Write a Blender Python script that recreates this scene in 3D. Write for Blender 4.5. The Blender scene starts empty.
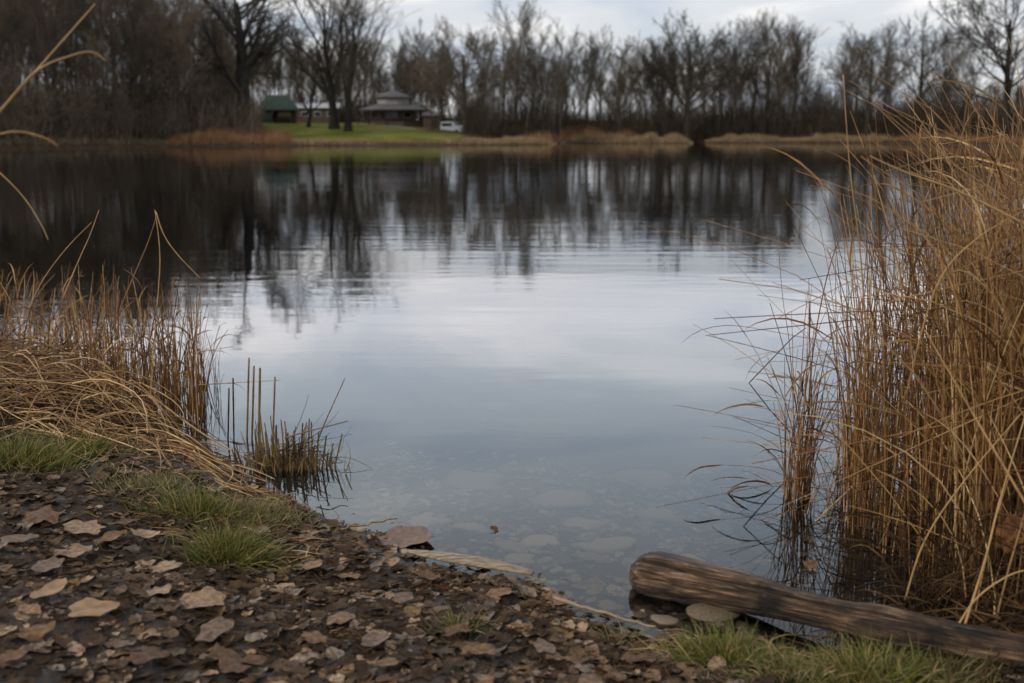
import bpy, math, random
import numpy as np
from mathutils import Vector
R = math.radians
rng = np.random.default_rng(7)
random.seed(7)
scene = bpy.context.scene
COL = scene.collection

# ------------------------------------------------------------------ camera
W, H = 1024, 683
LENS = 40.0
F = W * LENS / 36.0
HOR = 130.0
CAMZ = 1.4
PITCH = math.atan((H / 2 - HOR) / F)
cam_d = bpy.data.cameras.new('camera')
cam = bpy.data.objects.new('camera', cam_d)
COL.objects.link(cam)
cam.location = (0, 0, CAMZ)
cam.rotation_euler = (R(90) - PITCH, 0, 0)
cam_d.lens = LENS
cam_d.sensor_width = 36
cam_d.clip_start = 0.05
cam_d.clip_end = 6000
cam_d.dof.use_dof = True
cam_d.dof.focus_distance = 4.7
cam_d.dof.aperture_fstop = 2.9
scene.camera = cam
scene.render.resolution_x = W
scene.render.resolution_y = H

# ------------------------------------------------------------------ view, world, sun
scene.view_settings.view_transform = 'Standard'
scene.view_settings.look = 'None'
scene.view_settings.gamma = 1
scene.view_settings.use_curve_mapping = False
scene.view_settings.exposure = 0.0
SUN_EL, SUN_AZ = R(38), R(-125)       # azimuth from +Y, clockwise positive: behind the camera, to the left

world = bpy.data.worlds.new("World")
scene.world = world
world.use_nodes = True
nt = world.node_tree
nt.nodes.clear()
def N(nt, t, **kw):
    n = nt.nodes.new(t)
    for k, v in kw.items():
        if k in n.inputs.keys() if isinstance(k, str) else False:
            n.inputs[k].default_value = v
        else:
            setattr(n, k, v)
    return n
def ramp(nt, stops, interp='LINEAR'):
    r = nt.nodes.new('ShaderNodeValToRGB')
    e = r.color_ramp.elements
    while len(e) < len(stops):
        e.new(0.5)
    for i, (p, c) in enumerate(stops):
        e[i].position = p
        e[i].color = (c[0], c[1], c[2], 1) if not isinstance(c, (int, float)) else (c, c, c, 1)
    r.color_ramp.interpolation = interp
    return r
def mth(nt, op, a, b=None, clamp=False):
    m = nt.nodes.new('ShaderNodeMath')
    m.operation = op
    m.use_clamp = clamp
    for i, v in enumerate((a, b)):
        if v is None: continue
        if isinstance(v, (int, float)): m.inputs[i].default_value = v
        else: nt.links.new(v, m.inputs[i])
    return m.outputs[0]
def mixc(nt, f, a, b, blend='MIX'):
    m = nt.nodes.new('ShaderNodeMix')
    m.data_type = 'RGBA'
    m.blend_type = blend
    for s, v in ((m.inputs['Factor'], f), (m.inputs[6], a), (m.inputs[7], b)):
        if isinstance(v, (int, float)): s.default_value = v
        elif isinstance(v, tuple): s.default_value = (v[0], v[1], v[2], 1)
        else: nt.links.new(v, s)
    return m.outputs[2]

L = nt.links
sky = nt.nodes.new('ShaderNodeTexSky')
sky.sky_type = 'NISHITA'
sky.sun_disc = False
sky.sun_elevation = SUN_EL
sky.sun_rotation = SUN_AZ
tc = nt.nodes.new('ShaderNodeTexCoord')
sep = nt.nodes.new('ShaderNodeSeparateXYZ')
L.new(tc.outputs['Generated'], sep.inputs[0])
zc = mth(nt, 'ADD', mth(nt, 'MAXIMUM', sep.outputs[2], 0.0), 0.12)
cx = mth(nt, 'DIVIDE', sep.outputs[0], zc)
cy = mth(nt, 'DIVIDE', sep.outputs[1], zc)
comb = nt.nodes.new('ShaderNodeCombineXYZ')
L.new(cx, comb.inputs[0]); L.new(cy, comb.inputs[1])
n1 = nt.nodes.new('ShaderNodeTexNoise'); n1.inputs['Scale'].default_value = 0.95
n1.inputs['Detail'].default_value = 5; n1.inputs['Roughness'].default_value = 0.5; n1.inputs['Distortion'].default_value = 0.4
L.new(comb.outputs[0], n1.inputs['Vector'])
cloud_var = ramp(nt, [(0.36, (0.74, 0.82, 0.93)), (0.5, (0.96, 0.985, 1.02)), (0.62, (1.26, 1.23, 1.20))], 'EASE')
L.new(n1.outputs[0], cloud_var.inputs[0])
# overcast deck: dim at the horizon, brighter a little higher, blue-grey overhead
elev = ramp(nt, [(0.0, (0.66, 0.67, 0.69)), (0.07, (0.74, 0.75, 0.765)), (0.112, (0.84, 0.84, 0.855)), (0.135, (1.45, 1.42, 1.43)), (0.165, (1.80, 1.75, 1.76)),
                 (0.22, (1.34, 1.46, 1.56)), (0.32, (1.22, 1.34, 1.42)), (0.40, (0.80, 0.85, 0.90)), (0.6, (0.60, 0.61, 0.61)), (1.0, (0.58, 0.57, 0.55))])
L.new(sep.outputs[2], elev.inputs[0])
deck = mixc(nt, 1.0, elev.outputs[0], cloud_var.outputs[0], 'MULTIPLY')
deck10 = mixc(nt, 1.0, deck, (10.0, 10.0, 10.0), 'MULTIPLY')
tot = mixc(nt, 0.93, sky.outputs[0], deck10)
bg = nt.nodes.new('ShaderNodeBackground'); bg.inputs['Strength'].default_value = 0.1
L.new(tot, bg.inputs['Color'])
wo = nt.nodes.new('ShaderNodeOutputWorld')
L.new(bg.outputs[0], wo.inputs['Surface'])

sd_ = bpy.data.lights.new('sun', 'SUN')
sd_.energy = 1.5; sd_.angle = R(11); sd_.color = (1.0, 0.90, 0.76)
sun = bpy.data.objects.new('sun', sd_); COL.objects.link(sun)
sdir = Vector((math.sin(SUN_AZ) * math.cos(SUN_EL), math.cos(SUN_AZ) * math.cos(SUN_EL), math.sin(SUN_EL)))
sun.rotation_euler = sdir.to_track_quat('Z', 'Y').to_euler()
sun.location = (0, -10, 30)

# ------------------------------------------------------------------ helpers
def ray(px, py):
    a, b = (px - W / 2) / F, -(py - H / 2) / F
    cp, sp = math.cos(PITCH), math.sin(PITCH)
    return np.array([a, cp + b * sp, -sp + b * cp])
def U(px, py, z=0.0):
    d = ray(px, py)
    t = (z - CAMZ) / d[2]
    return np.array([d[0] * t, d[1] * t, z])
def UD(px, py, Y):
    d = ray(px, py)
    t = Y / d[1]
    return np.array([d[0] * t, Y, CAMZ + d[2] * t])

def vnoise(x, y, s, seed=0):
    x = np.asarray(x, float) * s; y = np.asarray(y, float) * s
    xi = np.floor(x).astype(np.int64); yi = np.floor(y).astype(np.int64)
    fx = x - xi; fy = y - yi
    fx = fx * fx * (3 - 2 * fx); fy = fy * fy * (3 - 2 * fy)
    def h(a, b):
        n = (a * 374761393 + b * 668265263 + seed * 1442695) & 0xffffffff
        n = ((n ^ (n >> 13)) * 1274126177) & 0xffffffff
        return ((n ^ (n >> 16)) & 0xffff) / 65535.0
    return ((h(xi, yi) * (1 - fx) + h(xi + 1, yi) * fx) * (1 - fy) + (h(xi, yi + 1) * (1 - fx) + h(xi + 1, yi + 1) * fx) * fy)
def ss(a, b, x):
    t = np.clip((x - a) / (b - a), 0, 1)
    return t * t * (3 - 2 * t)

near_px = [(0, 345), (70, 385), (150, 425), (215, 462), (262, 492), (300, 518), (345, 536), (395, 548), (425, 570),
           (480, 582), (525, 590), (545, 606), (590, 628), (625, 650), (680, 640), (720, 640), (800, 655), (880, 655), (930, 628),
           (975, 575), (1060, 520), (1200, 440)]
far_px = [(1300, 158), (1160, 151), (1024, 147), (940, 144.5), (880, 143.2), (790, 143), (705, 143), (697, 141.8), (690, 143.3), (600, 143.3), (565, 142.6), (552, 144.6), (470, 145.2),
          (380, 145.6), (300, 145.8), (200, 146.6), (140, 147.2), (60, 148.8), (0, 149.6), (-100, 152), (-220, 155)]
poly = [tuple(U(*p)[:2]) for p in near_px] + [(9, 9.5), (16, 14), (30, 24), (46, 42), (56, 60)] \
     + [tuple(U(*p)[:2]) for p in far_px] + [(-46, 48), (-40, 32), (-24, 17), (-11, 10.5), (-6, 8.8)]
POLY = np.array(poly)
def signed(x, y):
    """distance to the shoreline, positive on land"""
    x = np.atleast_1d(np.asarray(x, float)); y = np.atleast_1d(np.asarray(y, float))
    best = np.full(x.shape, 1e9); inside = np.zeros(x.shape, bool)
    n = len(POLY)
    for i in range(n):
        ax, ay = POLY[i]; bx, by = POLY[(i + 1) % n]
        dx, dy = bx - ax, by - ay
        t = np.clip(((x - ax) * dx + (y - ay) * dy) / (dx * dx + dy * dy), 0, 1)
        best = np.minimum(best, np.hypot(x - ax - t * dx, y - ay - t * dy))
        c = ((ay > y) != (by > y)) & (x < (bx - ax) * (y - ay) / (by - ay + 1e-12) + ax)
        inside ^= c
    return np.where(inside, -best, best)
def height(x, y):
    x = np.atleast_1d(np.asarray(x, float)); y = np.atleast_1d(np.asarray(y, float))
    s = signed(x, y)
    near = 1 - ss(12, 30, np.hypot(x, y))
    wob = (vnoise(x, y, 2.2, 1) - .5) * .14 + (vnoise(x, y, 6, 2) - .5) * .10 + (vnoise(x, y, 15, 3) - .5) * .035
    sn = s + wob * near
    hn = 0.006 + 0.022 * ss(0, .3, sn) + 0.075 * np.clip(sn, 0, 3) + ((vnoise(x, y, 4, 4) - .5) * .05 + (vnoise(x, y, 11, 5) - .5) * .022 + (vnoise(x, y, 30, 6) - .5) * .012) * ss(0, .3, sn)
    left = ss(-0.6, -2.0, x) * ss(2, 3, y) * ss(7, 5, y)
    hn = hn + left * 0.06 * ss(0, .3, sn)
    hf = 0.25 * ss(0, .8, s) + 0.072 * np.clip(s, 0, 26) + 0.012 * np.clip(s - 26, 0, 150) + (vnoise(x, y, .12, 7) - .5) * .5 * ss(1, 8, s)
    land = hn * near + hf * (1 - near)
    d = -sn
    bed_n = -0.004 - 0.085 * np.clip(d, 0, 1.4) - 0.28 * np.clip(d - 1.4, 0, 7) + (vnoise(x, y, 8, 8) - .5) * .02 * ss(0, .3, d)
    bed_f = -0.03 - 0.3 * np.clip(d, 0, 7.5)
    bed = np.maximum(bed_n * near + bed_f * (1 - near), -2.4)
    return np.where(sn > 0, np.maximum(land, 0.004), bed)
def G(px, py):
    """the ground point the photograph shows at a pixel"""
    z = 0.0
    for _ in range(12):
        p = U(px, py, z)
        z = 0.5 * z + 0.5 * float(height(p[0], p[1])[0])
    return np.array([p[0], p[1], z])
def hz(x, y): return float(height(x, y)[0])

def mesh_from(name, V, Fq, mats, parent=None, smooth=False, midx=None):
    """V (n,3); Fq list of int arrays (m,k) ; one mesh object"""
    me = bpy.data.meshes.new(name)
    V = np.asarray(V, np.float32)
    me.vertices.add(len(V)); me.vertices.foreach_set('co', V.ravel())
    if not isinstance(Fq, list): Fq = [Fq]
    loops = np.concatenate([f.ravel() for f in Fq]).astype(np.int32)
    sizes = np.concatenate([np.full(len(f), f.shape[1]) for f in Fq]).astype(np.int32)
    starts = np.concatenate([[0], np.cumsum(sizes)[:-1]]).astype(np.int32)
    me.loops.add(len(loops)); me.loops.foreach_set('vertex_index', loops)
    me.polygons.add(len(sizes)); me.polygons.foreach_set('loop_start', starts); me.polygons.foreach_set('loop_total', sizes)
    me.polygons.foreach_set('use_smooth', np.full(len(sizes), bool(smooth)))
    if midx is not None: me.polygons.foreach_set('material_index', np.asarray(midx, np.int32))
    for m in (mats if isinstance(mats, (list, tuple)) else [mats]): me.materials.append(m)
    me.update(calc_edges=True); me.validate()
    o = bpy.data.objects.new(name, me)
    COL.objects.link(o)
    if parent: o.parent = parent
    return o
def tag(o, label=None, cat=None, group=None, kind=None):
    if label: o['label'] = label
    if cat: o['category'] = cat
    if group: o['group'] = group
    if kind: o['kind'] = kind
    return o
def empty(name, loc, label, cat, group=None, rz=0, scale=1):
    o = bpy.data.objects.new(name, None); COL.objects.link(o)
    o.location = loc; o.rotation_euler = (0, 0, rz); o.scale = (scale,) * 3 if isinstance(scale, (int, float)) else scale
    o.empty_display_size = .1
    return tag(o, label, cat, group)
def copy_tree(o, parent=None):
    c = o.copy(); COL.objects.link(c)
    if parent: c.parent = parent
    for ch in list(o.children): copy_tree(ch, c)
    return c

def norm(v): return v / (np.linalg.norm(v, axis=-1, keepdims=True) + 1e-12)
def strand_geo(P, Rr, sides=3, cap=False):
    """P (n,k,3) centre lines, Rr (n,k) radii -> verts, quads"""
    n, k, _ = P.shape
    T = np.empty_like(P)
    T[:, 1:-1] = P[:, 2:] - P[:, :-2]; T[:, 0] = P[:, 1] - P[:, 0]; T[:, -1] = P[:, -1] - P[:, -2]
    T = norm(T)
    D = np.abs(norm(P[:, -1] - P[:, 0]))
    ref = np.eye(3)[np.argmin(D, axis=1)][:, None, :]
    A = norm(np.cross(T, np.broadcast_to(ref, T.shape))); B = np.cross(T, A)
    ang = np.arange(sides) * 2 * math.pi / sides
    V = P[:, :, None, :] + Rr[:, :, None, None] * (A[:, :, None, :] * np.cos(ang)[None, None, :, None] + B[:, :, None, :] * np.sin(ang)[None, None, :, None])
    V = V.reshape(-1, 3)
    i = np.arange(n)[:, None, None] * k * sides; j = np.arange(k - 1)[None, :, None] * sides; s = np.arange(sides)[None, None, :]; s2 = (s + 1) % sides
    Q = np.stack([i + j + s, i + j + s2, i + j + sides + s2, i + j + sides + s], -1).reshape(-1, 4)
    return V, Q
def ribbon_geo(P, Wd, Nv):
    """flat leaf blades: P (n,k,3), Wd (n,k) half widths, Nv (n,3) side vector; slightly folded along the midrib"""
    n, k, _ = P.shape
    T = np.empty_like(P)
    T[:, 1:-1] = P[:, 2:] - P[:, :-2]; T[:, 0] = P[:, 1] - P[:, 0]; T[:, -1] = P[:, -1] - P[:, -2]
    T = norm(T)
    S = norm(np.cross(T, Nv[:, None, :])); Up = np.cross(S, T)
    a = P - S * Wd[..., None] + Up * Wd[..., None] * .35; b = P; c = P + S * Wd[..., None] + Up * Wd[..., None] * .35
    V = np.stack([a, b, c], 2).reshape(-1, 3)
    i = np.arange(n)[:, None, None] * k * 3; j = np.arange(k - 1)[None, :, None] * 3; s = np.arange(2)[None, None, :]
    Q = np.stack([i + j + s, i + j + s + 1, i + j + 3 + s + 1, i + j + 3 + s], -1).reshape(-1, 4)
    return V, Q
class Geo:
    def __init__(s): s.V = []; s.F = []; s.n = 0; s.M = []
    def add(s, V, Fq, m=0):
        V = np.asarray(V, float)
        for f in (Fq if isinstance(Fq, list) else [Fq]):
            f = np.asarray(f)
            if len(f) == 0: continue
            s.F.append(f + s.n); s.M.append(np.full(len(f), m))
        s.V.append(V); s.n += len(V)
        return s
    def strands(s, P, Rr, sides=3, m=0): return s.add(*strand_geo(np.asarray(P, float), np.asarray(Rr, float), sides), m)
    def tube(s, pts, rad, sides=6, m=0):
        P = np.asarray(pts, float)[None]; r = np.asarray(rad, float)[None]
        V, Q = strand_geo(P, r, sides)
        k = len(pts)
        caps = np.array([list(range(sides))[::-1], list(range((k - 1) * sides, k * sides))])
        return s.add(V, [Q, caps], m)
    def box(s, c, d, rz=0, m=0, taper=1.0):
        x, y, z = np.array(d) / 2
        v = np.array([[-x, -y, -z], [x, -y, -z], [x, y, -z], [-x, y, -z], [-x * taper, -y * taper, z], [x * taper, -y * taper, z], [x * taper, y * taper, z], [-x * taper, y * taper, z]])
        cr, sr = math.cos(rz), math.sin(rz)
        v = np.stack([v[:, 0] * cr - v[:, 1] * sr, v[:, 0] * sr + v[:, 1] * cr, v[:, 2]], 1) + np.array(c)
        return s.add(v, np.array([[3, 2, 1, 0], [4, 5, 6, 7], [0, 1, 5, 4], [1, 2, 6, 5], [2, 3, 7, 6], [3, 0, 4, 7]]), m)
    def build(s, name, mats, parent=None, smooth=False):
        return mesh_from(name, np.concatenate(s.V), s.F, mats, parent, smooth, np.concatenate(s.M))

# ------------------------------------------------------------------ materials
def new_mat(name):
    m = bpy.data.materials.new(name); m.use_nodes = True
    nt = m.node_tree
    b = nt.nodes['Principled BSDF']
    return m, nt, b
def tex_noise(nt, scale, detail=4, rough=.55, vec=None, mapping=None, dist=0):
    n = nt.nodes.new('ShaderNodeTexNoise')
    n.inputs['Scale'].default_value = scale; n.inputs['Detail'].default_value = detail; n.inputs['Roughness'].default_value = rough
    n.inputs['Distortion'].default_value = dist
    if vec is None:
        t = nt.nodes.new('ShaderNodeTexCoord'); vec = t.outputs['Object']
    if mapping:
        mp = nt.nodes.new('ShaderNodeMapping'); mp.inputs['Scale'].default_value = mapping
        nt.links.new(vec, mp.inputs[0]); vec = mp.outputs[0]
    nt.links.new(vec, n.inputs['Vector'])
    return n.outputs[0]
def bump(nt, b, h, strength=.5, dist=.01):
    bm = nt.nodes.new('ShaderNodeBump'); bm.inputs['Strength'].default_value = strength; bm.inputs['Distance'].default_value = dist
    nt.links.new(h, bm.inputs['Height']); nt.links.new(bm.outputs[0], b.inputs['Normal'])
    return bm
def island_mat(name, stops, rough=.75, noise=30, nstr=.5, spec=.3, mapping=None, use='island', trans=0.0):
    """colour varies from piece to piece (stems, leaves) plus blotches"""
    m, nt, b = new_mat(name)
    if use == 'island':
        g = nt.nodes.new('ShaderNodeNewGeometry'); src = g.outputs['Random Per Island']
    else:
        g = nt.nodes.new('ShaderNodeObjectInfo'); src = g.outputs['Random']
    r = ramp(nt, stops); nt.links.new(src, r.inputs[0])
    nz = tex_noise(nt, noise, 3, .6, mapping=mapping)
    rr = ramp(nt, [(.3, 1 - nstr), (.7, 1 + nstr * .6)]); nt.links.new(nz, rr.inputs[0])
    c = mixc(nt, 1.0, r.outputs[0], rr.outputs[0], 'MULTIPLY')
    nt.links.new(c, b.inputs['Base Color'])
    b.inputs['Roughness'].default_value = rough
    b.inputs['Specular IOR Level'].default_value = spec
    if trans:
        tr = nt.nodes.new('ShaderNodeBsdfTranslucent'); nt.links.new(c, tr.inputs[0])
        mx = nt.nodes.new('ShaderNodeMixShader'); mx.inputs[0].default_value = trans
        nt.links.new(b.outputs[0], mx.inputs[1]); nt.links.new(tr.outputs[0], mx.inputs[2])
        nt.links.new(mx.outputs[0], nt.nodes['Material Output'].inputs['Surface'])
    return m
def plain(name, col, rough=.8, noise=2, nstr=.25, spec=.3, bumpd=0, mapping=None):
    m, nt, b = new_mat(name)
    nz = tex_noise(nt, noise, 5, .6, mapping=mapping)
    rr = ramp(nt, [(.3, 1 - nstr), (.7, 1 + nstr)]); nt.links.new(nz, rr.inputs[0])
    nt.links.new(mixc(nt, 1.0, tuple(col), rr.outputs[0], 'MULTIPLY'), b.inputs['Base Color'])
    b.inputs['Roughness'].default_value = rough; b.inputs['Specular IOR Level'].default_value = spec
    if bumpd: bump(nt, b, nz, 1, bumpd)
    return m

M = {}
M['reed'] = island_mat('dry_reed', [(0, (.055, .022, .008)), (.3, (.15, .062, .018)), (.65, (.31, .148, .046)), (.9, (.48, .27, .10)), (1, (.66, .45, .21))], .55, 25, .45, .4, trans=.12)
M['reed_pale'] = island_mat('bleached_reed', [(0, (.28, .145, .05)), (.5, (.44, .245, .085)), (1, (.68, .46, .22))], .5, 18, .3, .4, trans=.1)
M['straw'] = island_mat('flattened_straw', [(0, (.07, .030, .010)), (.35, (.20, .095, .032)), (.7, (.40, .22, .085)), (.92, (.60, .38, .17)), (1, (.72, .52, .28))], .55, 20, .4, .4, trans=.1)
M['reed_dark'] = island_mat('dark_and_shade_reed', [(0, (.035, .02, .01)), (.6, (.052, .028, .012)), (1, (.12, .064, .026))], .7, 20, .4, .15)  # dark stems and twigs; also painted shade in the reed litter and straw underlayer
M['stub'] = island_mat('wet_stub', [(0, (.08, .045, .015)), (.5, (.17, .10, .03)), (1, (.30, .20, .08))], .5, 22, .4, .5)
M['leaf'] = island_mat('fallen_leaf', [(0, (.05, .030, .019)), (.15, (.12, .095, .075)), (.3, (.10, .058, .034)), (.45, (.19, .115, .055)), (.6, (.165, .105, .078)), (.75, (.20, .165, .135)), (.87, (.25, .150, .09)), (1, (.36, .26, .18))], .75, 60, .6, .15)
M['leaf_obj'] = island_mat('large_leaf', [(0, (.11, .063, .040)), (.25, (.20, .115, .060)), (.5, (.17, .115, .085)), (.75, (.23, .14, .085)), (1, (.30, .205, .135))], .7, 55, .6, .2, use='object')
M['leaf_dark'] = island_mat('rotten_leaf', [(0, (.028, .017, .010)), (.6, (.065, .040, .025)), (1, (.13, .085, .055))], .8, 25, .5, .12)
M['leaf_orange'] = plain('orange_leaf', (.22, .095, .038), .5, 30, .6)
M['leaf_rust'] = plain('rust_leaf', (.13, .062, .03), .45, 40, .7)
M['grass'] = island_mat('green_grass', [(0, (.065, .080, .012)), (.4, (.125, .145, .022)), (.7, (.20, .19, .040)), (.82, (.33, .24, .085)), (1, (.46, .33, .16))], .5, 15, .25, .35, trans=.2)
M['grass_dry'] = island_mat('drying_grass', [(0, (.08, .09, .03)), (.4, (.16, .16, .05)), (.7, (.28, .22, .1)), (1, (.40, .30, .16))], .55, 15, .25, .3, trans=.2)
M['bark'] = island_mat('grey_bark', [(0, (.036, .032, .026)), (.5, (.058, .050, .038)), (1, (.10, .084, .060))], .95, 1.2, .45, .05, use='object')
M['twig'] = island_mat('twigs', [(0, (.056, .049, .039)), (.5, (.088, .074, .057)), (1, (.135, .105, .074))], .95, .5, .3, .05, use='object')
M['bark_dark'] = plain('oak_bark', (.032, .028, .024), .95, 1.5, .4, .05)
M['twig_dark'] = plain('oak_twigs', (.045, .040, .033), .95, .6, .3, .05)
M['bark_pale'] = plain('birch_bark', (.17, .145, .11), .9, 3, .4, .1)
M['twig_red'] = island_mat('reddish_twigs', [(0, (.080, .060, .045)), (.5, (.125, .094, .070)), (1, (.185, .142, .10))], .95, .5, .3, .05, use='object')
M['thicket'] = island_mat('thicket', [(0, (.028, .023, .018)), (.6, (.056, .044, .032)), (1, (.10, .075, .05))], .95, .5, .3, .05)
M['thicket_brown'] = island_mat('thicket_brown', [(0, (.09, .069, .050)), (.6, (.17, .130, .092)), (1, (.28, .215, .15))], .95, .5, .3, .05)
M['sedge'] = island_mat('tan_sedge', [(0, (.17, .115, .065)), (.6, (.29, .20, .115)), (1, (.43, .31, .185))], .8, 1, .3, .1)
M['sedge_orange'] = island_mat('orange_sedge', [(0, (.19, .095, .048)), (.6, (.29, .155, .085)), (1, (.38, .22, .12))], .8, 1, .3, .1)

# terrain
m, nt, b = new_mat('ground'); M['ground'] = m
att = nt.nodes.new('ShaderNodeVertexColor'); att.layer_name = 'zone'
sepc = nt.nodes.new('ShaderNodeSeparateColor'); nt.links.new(att.outputs[0], sepc.inputs[0])
nA = tex_noise(nt, 9, 8, .65); nB = tex_noise(nt, 60, 5, .65); nC = tex_noise(nt, .35, 6, .6); nD = tex_noise(nt, 2.5, 4, .6)
mud = ramp(nt, [(.3, (.020, .013, .009)), (.5, (.046, .030, .020)), (.68, (.088, .060, .040)), (.8, (.14, .10, .07))]); nt.links.new(nA, mud.inputs[0])
mud2 = ramp(nt, [(.3, .55), (.7, 1.35)]); nt.links.new(nB, mud2.inputs[0])
cmud = mixc(nt, 1, mud.outputs[0], mud2.outputs[0], 'MULTIPLY')
bedc = ramp(nt, [(.3, (.055, .042, .03)), (.5, (.10, .078, .055)), (.72, (.19, .15, .11))]); nt.links.new(nA, bedc.inputs[0])
lawn = ramp(nt, [(.3, (.095, .105, .024)), (.5, (.15, .158, .042)), (.7, (.24, .20, .085))]); nt.links.new(nC, lawn.inputs[0])
wood = ramp(nt, [(.3, (.035, .024, .017)), (.55, (.07, .048, .03)), (.75, (.13, .09, .05))]); nt.links.new(nD, wood.inputs[0])
# zone: R far woodland floor, G lawn, B lake bed
c = mixc(nt, sepc.outputs[0], cmud, wood.outputs[0])
c = mixc(nt, sepc.outputs[1], c, lawn.outputs[0])
c = mixc(nt, sepc.outputs[2], c, bedc.outputs[0])
wa = nt.nodes.new('ShaderNodeVertexColor'); wa.layer_name = 'wet'
c = mixc(nt, 1, c, mixc(nt, wa.outputs[0], (1, 1, 1), (.5, .5, .5)), 'MULTIPLY')
nt.links.new(c, b.inputs['Base Color'])
rg = ramp(nt, [(.35, .35), (.6, .8)]); nt.links.new(nA, rg.inputs[0]); 
rmix = mixc(nt, sepc.outputs[0], mixc(nt, wa.outputs[0], rg.outputs[0], (.22, .22, .22)), (.95, .95, .95))
nt.links.new(rmix, b.inputs['Roughness']); nt.links.new(mth(nt, 'MULTIPLY', mth(nt, 'SUBTRACT', 1.0, sepc.outputs[0]), .3), b.inputs['Specular IOR Level'])
hsum = mth(nt, 'ADD', nA, mth(nt, 'MULTIPLY', nB, .3))
bump(nt, b, hsum, .9, .03)

# ------------------------------------------------------------------ terrain
def build_terrain():
    na = 620
    ang = np.concatenate([np.linspace(-180, -32, 70, endpoint=False), np.linspace(-32, 32, na - 140, endpoint=False), np.linspace(32, 180, 70, endpoint=False)])
    ang = np.radians(ang)
    r = np.concatenate([np.geomspace(.6, 12, 420, endpoint=False), np.geomspace(12, 300, 340, endpoint=False), np.geomspace(300, 3500, 20)])
    A, Rr = np.meshgrid(ang, r)
    x = Rr * np.sin(A); y = Rr * np.cos(A)
    z = height(x.ravel(), y.ravel())
    V = np.stack([x.ravel(), y.ravel(), z], 1)
    nr, nA_ = A.shape
    i = np.arange(nr - 1)[:, None] * nA_; j = np.arange(nA_)[None]; j2 = (j + 1) % nA_
    Q = np.stack([i + j, i + j2, i + nA_ + j2, i + nA_ + j], -1).reshape(-1, 4)[:, ::-1]
    V = np.concatenate([V, [[0, 0, hz(0, 0)]]]); c = len(V) - 1
    Tt = np.stack([np.full(nA_, c), (np.arange(nA_) + 1) % nA_, np.arange(nA_)], -1)[:, ::-1]
    o = mesh_from('ground', V, [Q, Tt[:, ::-1] if False else Tt], M['ground'], smooth=True)
    s = signed(V[:, 0], V[:, 1]); rad = np.hypot(V[:, 0], V[:, 1])
    far = ss(14, 30, rad) * (s > 0)
    px = 512 + V[:, 0] / np.maximum(V[:, 1], .1) * F
    wv = (vnoise(V[:, 0], V[:, 1], .25, 9) - .5)
    lawn = far * ss(262, 275, px + wv * 10) * ss(478, 452, px + wv * 20) * ss(1.2, 2.6, s + wv * 2) * ss(44, 36, s) * (V[:, 1] > 20)
    lawn = lawn * (1 - .75 * ss(405, 440, px) * ss(5, 10, s))
    lb = far * ss(10, 60, px) * ss(270, 240, px) * ss(.5, 1.5, s) * ss(8, 4, s) * .5 * (V[:, 1] > 20)
    lawn = np.maximum(lawn, lb * (vnoise(V[:, 0], V[:, 1], .4, 12) > .5))
    bed = (1 - ss(-.06, .0, s)) * ss(40, 20, rad)
    ca = o.data.color_attributes.new('zone', 'FLOAT_COLOR', 'POINT')
    ca.data.foreach_set('color', np.stack([far, lawn, bed, np.ones_like(s)], 1).astype(np.float32).ravel())
    wet = (1 - ss(.04, .45, s + (vnoise(V[:, 0], V[:, 1], 5, 21) - .5) * .35)) * ss(30, 15, rad)
    cb = o.data.color_attributes.new('wet', 'FLOAT_COLOR', 'POINT')
    cb.data.foreach_set('color', np.stack([wet, wet, wet, np.ones_like(s)], 1).astype(np.float32).ravel())
    tag(o, kind='structure')
build_terrain()

# ------------------------------------------------------------------ water: a closed body with a rippled mirror top and absorbing volume
m, nt, b = new_mat('water'); M['water'] = m
nt.nodes.remove(b)
out = nt.nodes['Material Output']
tcw = nt.nodes.new('ShaderNodeTexCoord')
def wn(scale, mapping, detail=2, rot=0):
    mp = nt.nodes.new('ShaderNodeMapping'); mp.inputs['Scale'].default_value = mapping; mp.inputs['Rotation'].default_value = (0, 0, rot)
    nt.links.new(tcw.outputs['Object'], mp.inputs[0])
    n = nt.nodes.new('ShaderNodeTexNoise'); n.inputs['Scale'].default_value = scale; n.inputs['Detail'].default_value = detail; n.inputs['Roughness'].default_value = .5
    nt.links.new(mp.outputs[0], n.inputs['Vector'])
    return n.outputs[0]
w1 = wn(1.0, (.8, 3.2, 1), 3, R(5)); w2 = wn(1.0, (.25, 1.0, 1), 2, R(-6)); w3 = wn(1.0, (4, 17, 1), 1)
patch = ramp(nt, [(.40, .45), (.60, 1.0)]); nt.links.new(wn(1.0, (.05, .35, 1), 2), patch.inputs[0])
sepw = nt.nodes.new('ShaderNodeSeparateXYZ'); nt.links.new(tcw.outputs['Object'], sepw.inputs[0])
ys = mth(nt, 'MULTIPLY', sepw.outputs[1], .01)
dist_amp = ramp(nt, [(.035, .06), (.065, .25), (.09, .8), (.14, 1.0), (.40, 1.0)]); nt.links.new(ys, dist_amp.inputs[0])
hh = mth(nt, 'ADD', mth(nt, 'MULTIPLY', w1, .0036), mth(nt, 'ADD', mth(nt, 'MULTIPLY', w2, .0020), mth(nt, 'MULTIPLY', w3, .00012)))
hh = mth(nt, 'MULTIPLY', mth(nt, 'MULTIPLY', hh, patch.outputs[0]), dist_amp.outputs[0])
bm = nt.nodes.new('ShaderNodeBump'); bm.inputs['Strength'].default_value = 1; bm.inputs['Distance'].default_value = 1.0
nt.links.new(hh, bm.inputs['Height'])
gl = nt.nodes.new('ShaderNodeBsdfGlossy'); gl.inputs['Roughness'].default_value = 0.02; gl.inputs['Color'].default_value = (.97, .98, 1, 1)
nt.links.new(bm.outputs[0], gl.inputs['Normal'])
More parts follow.
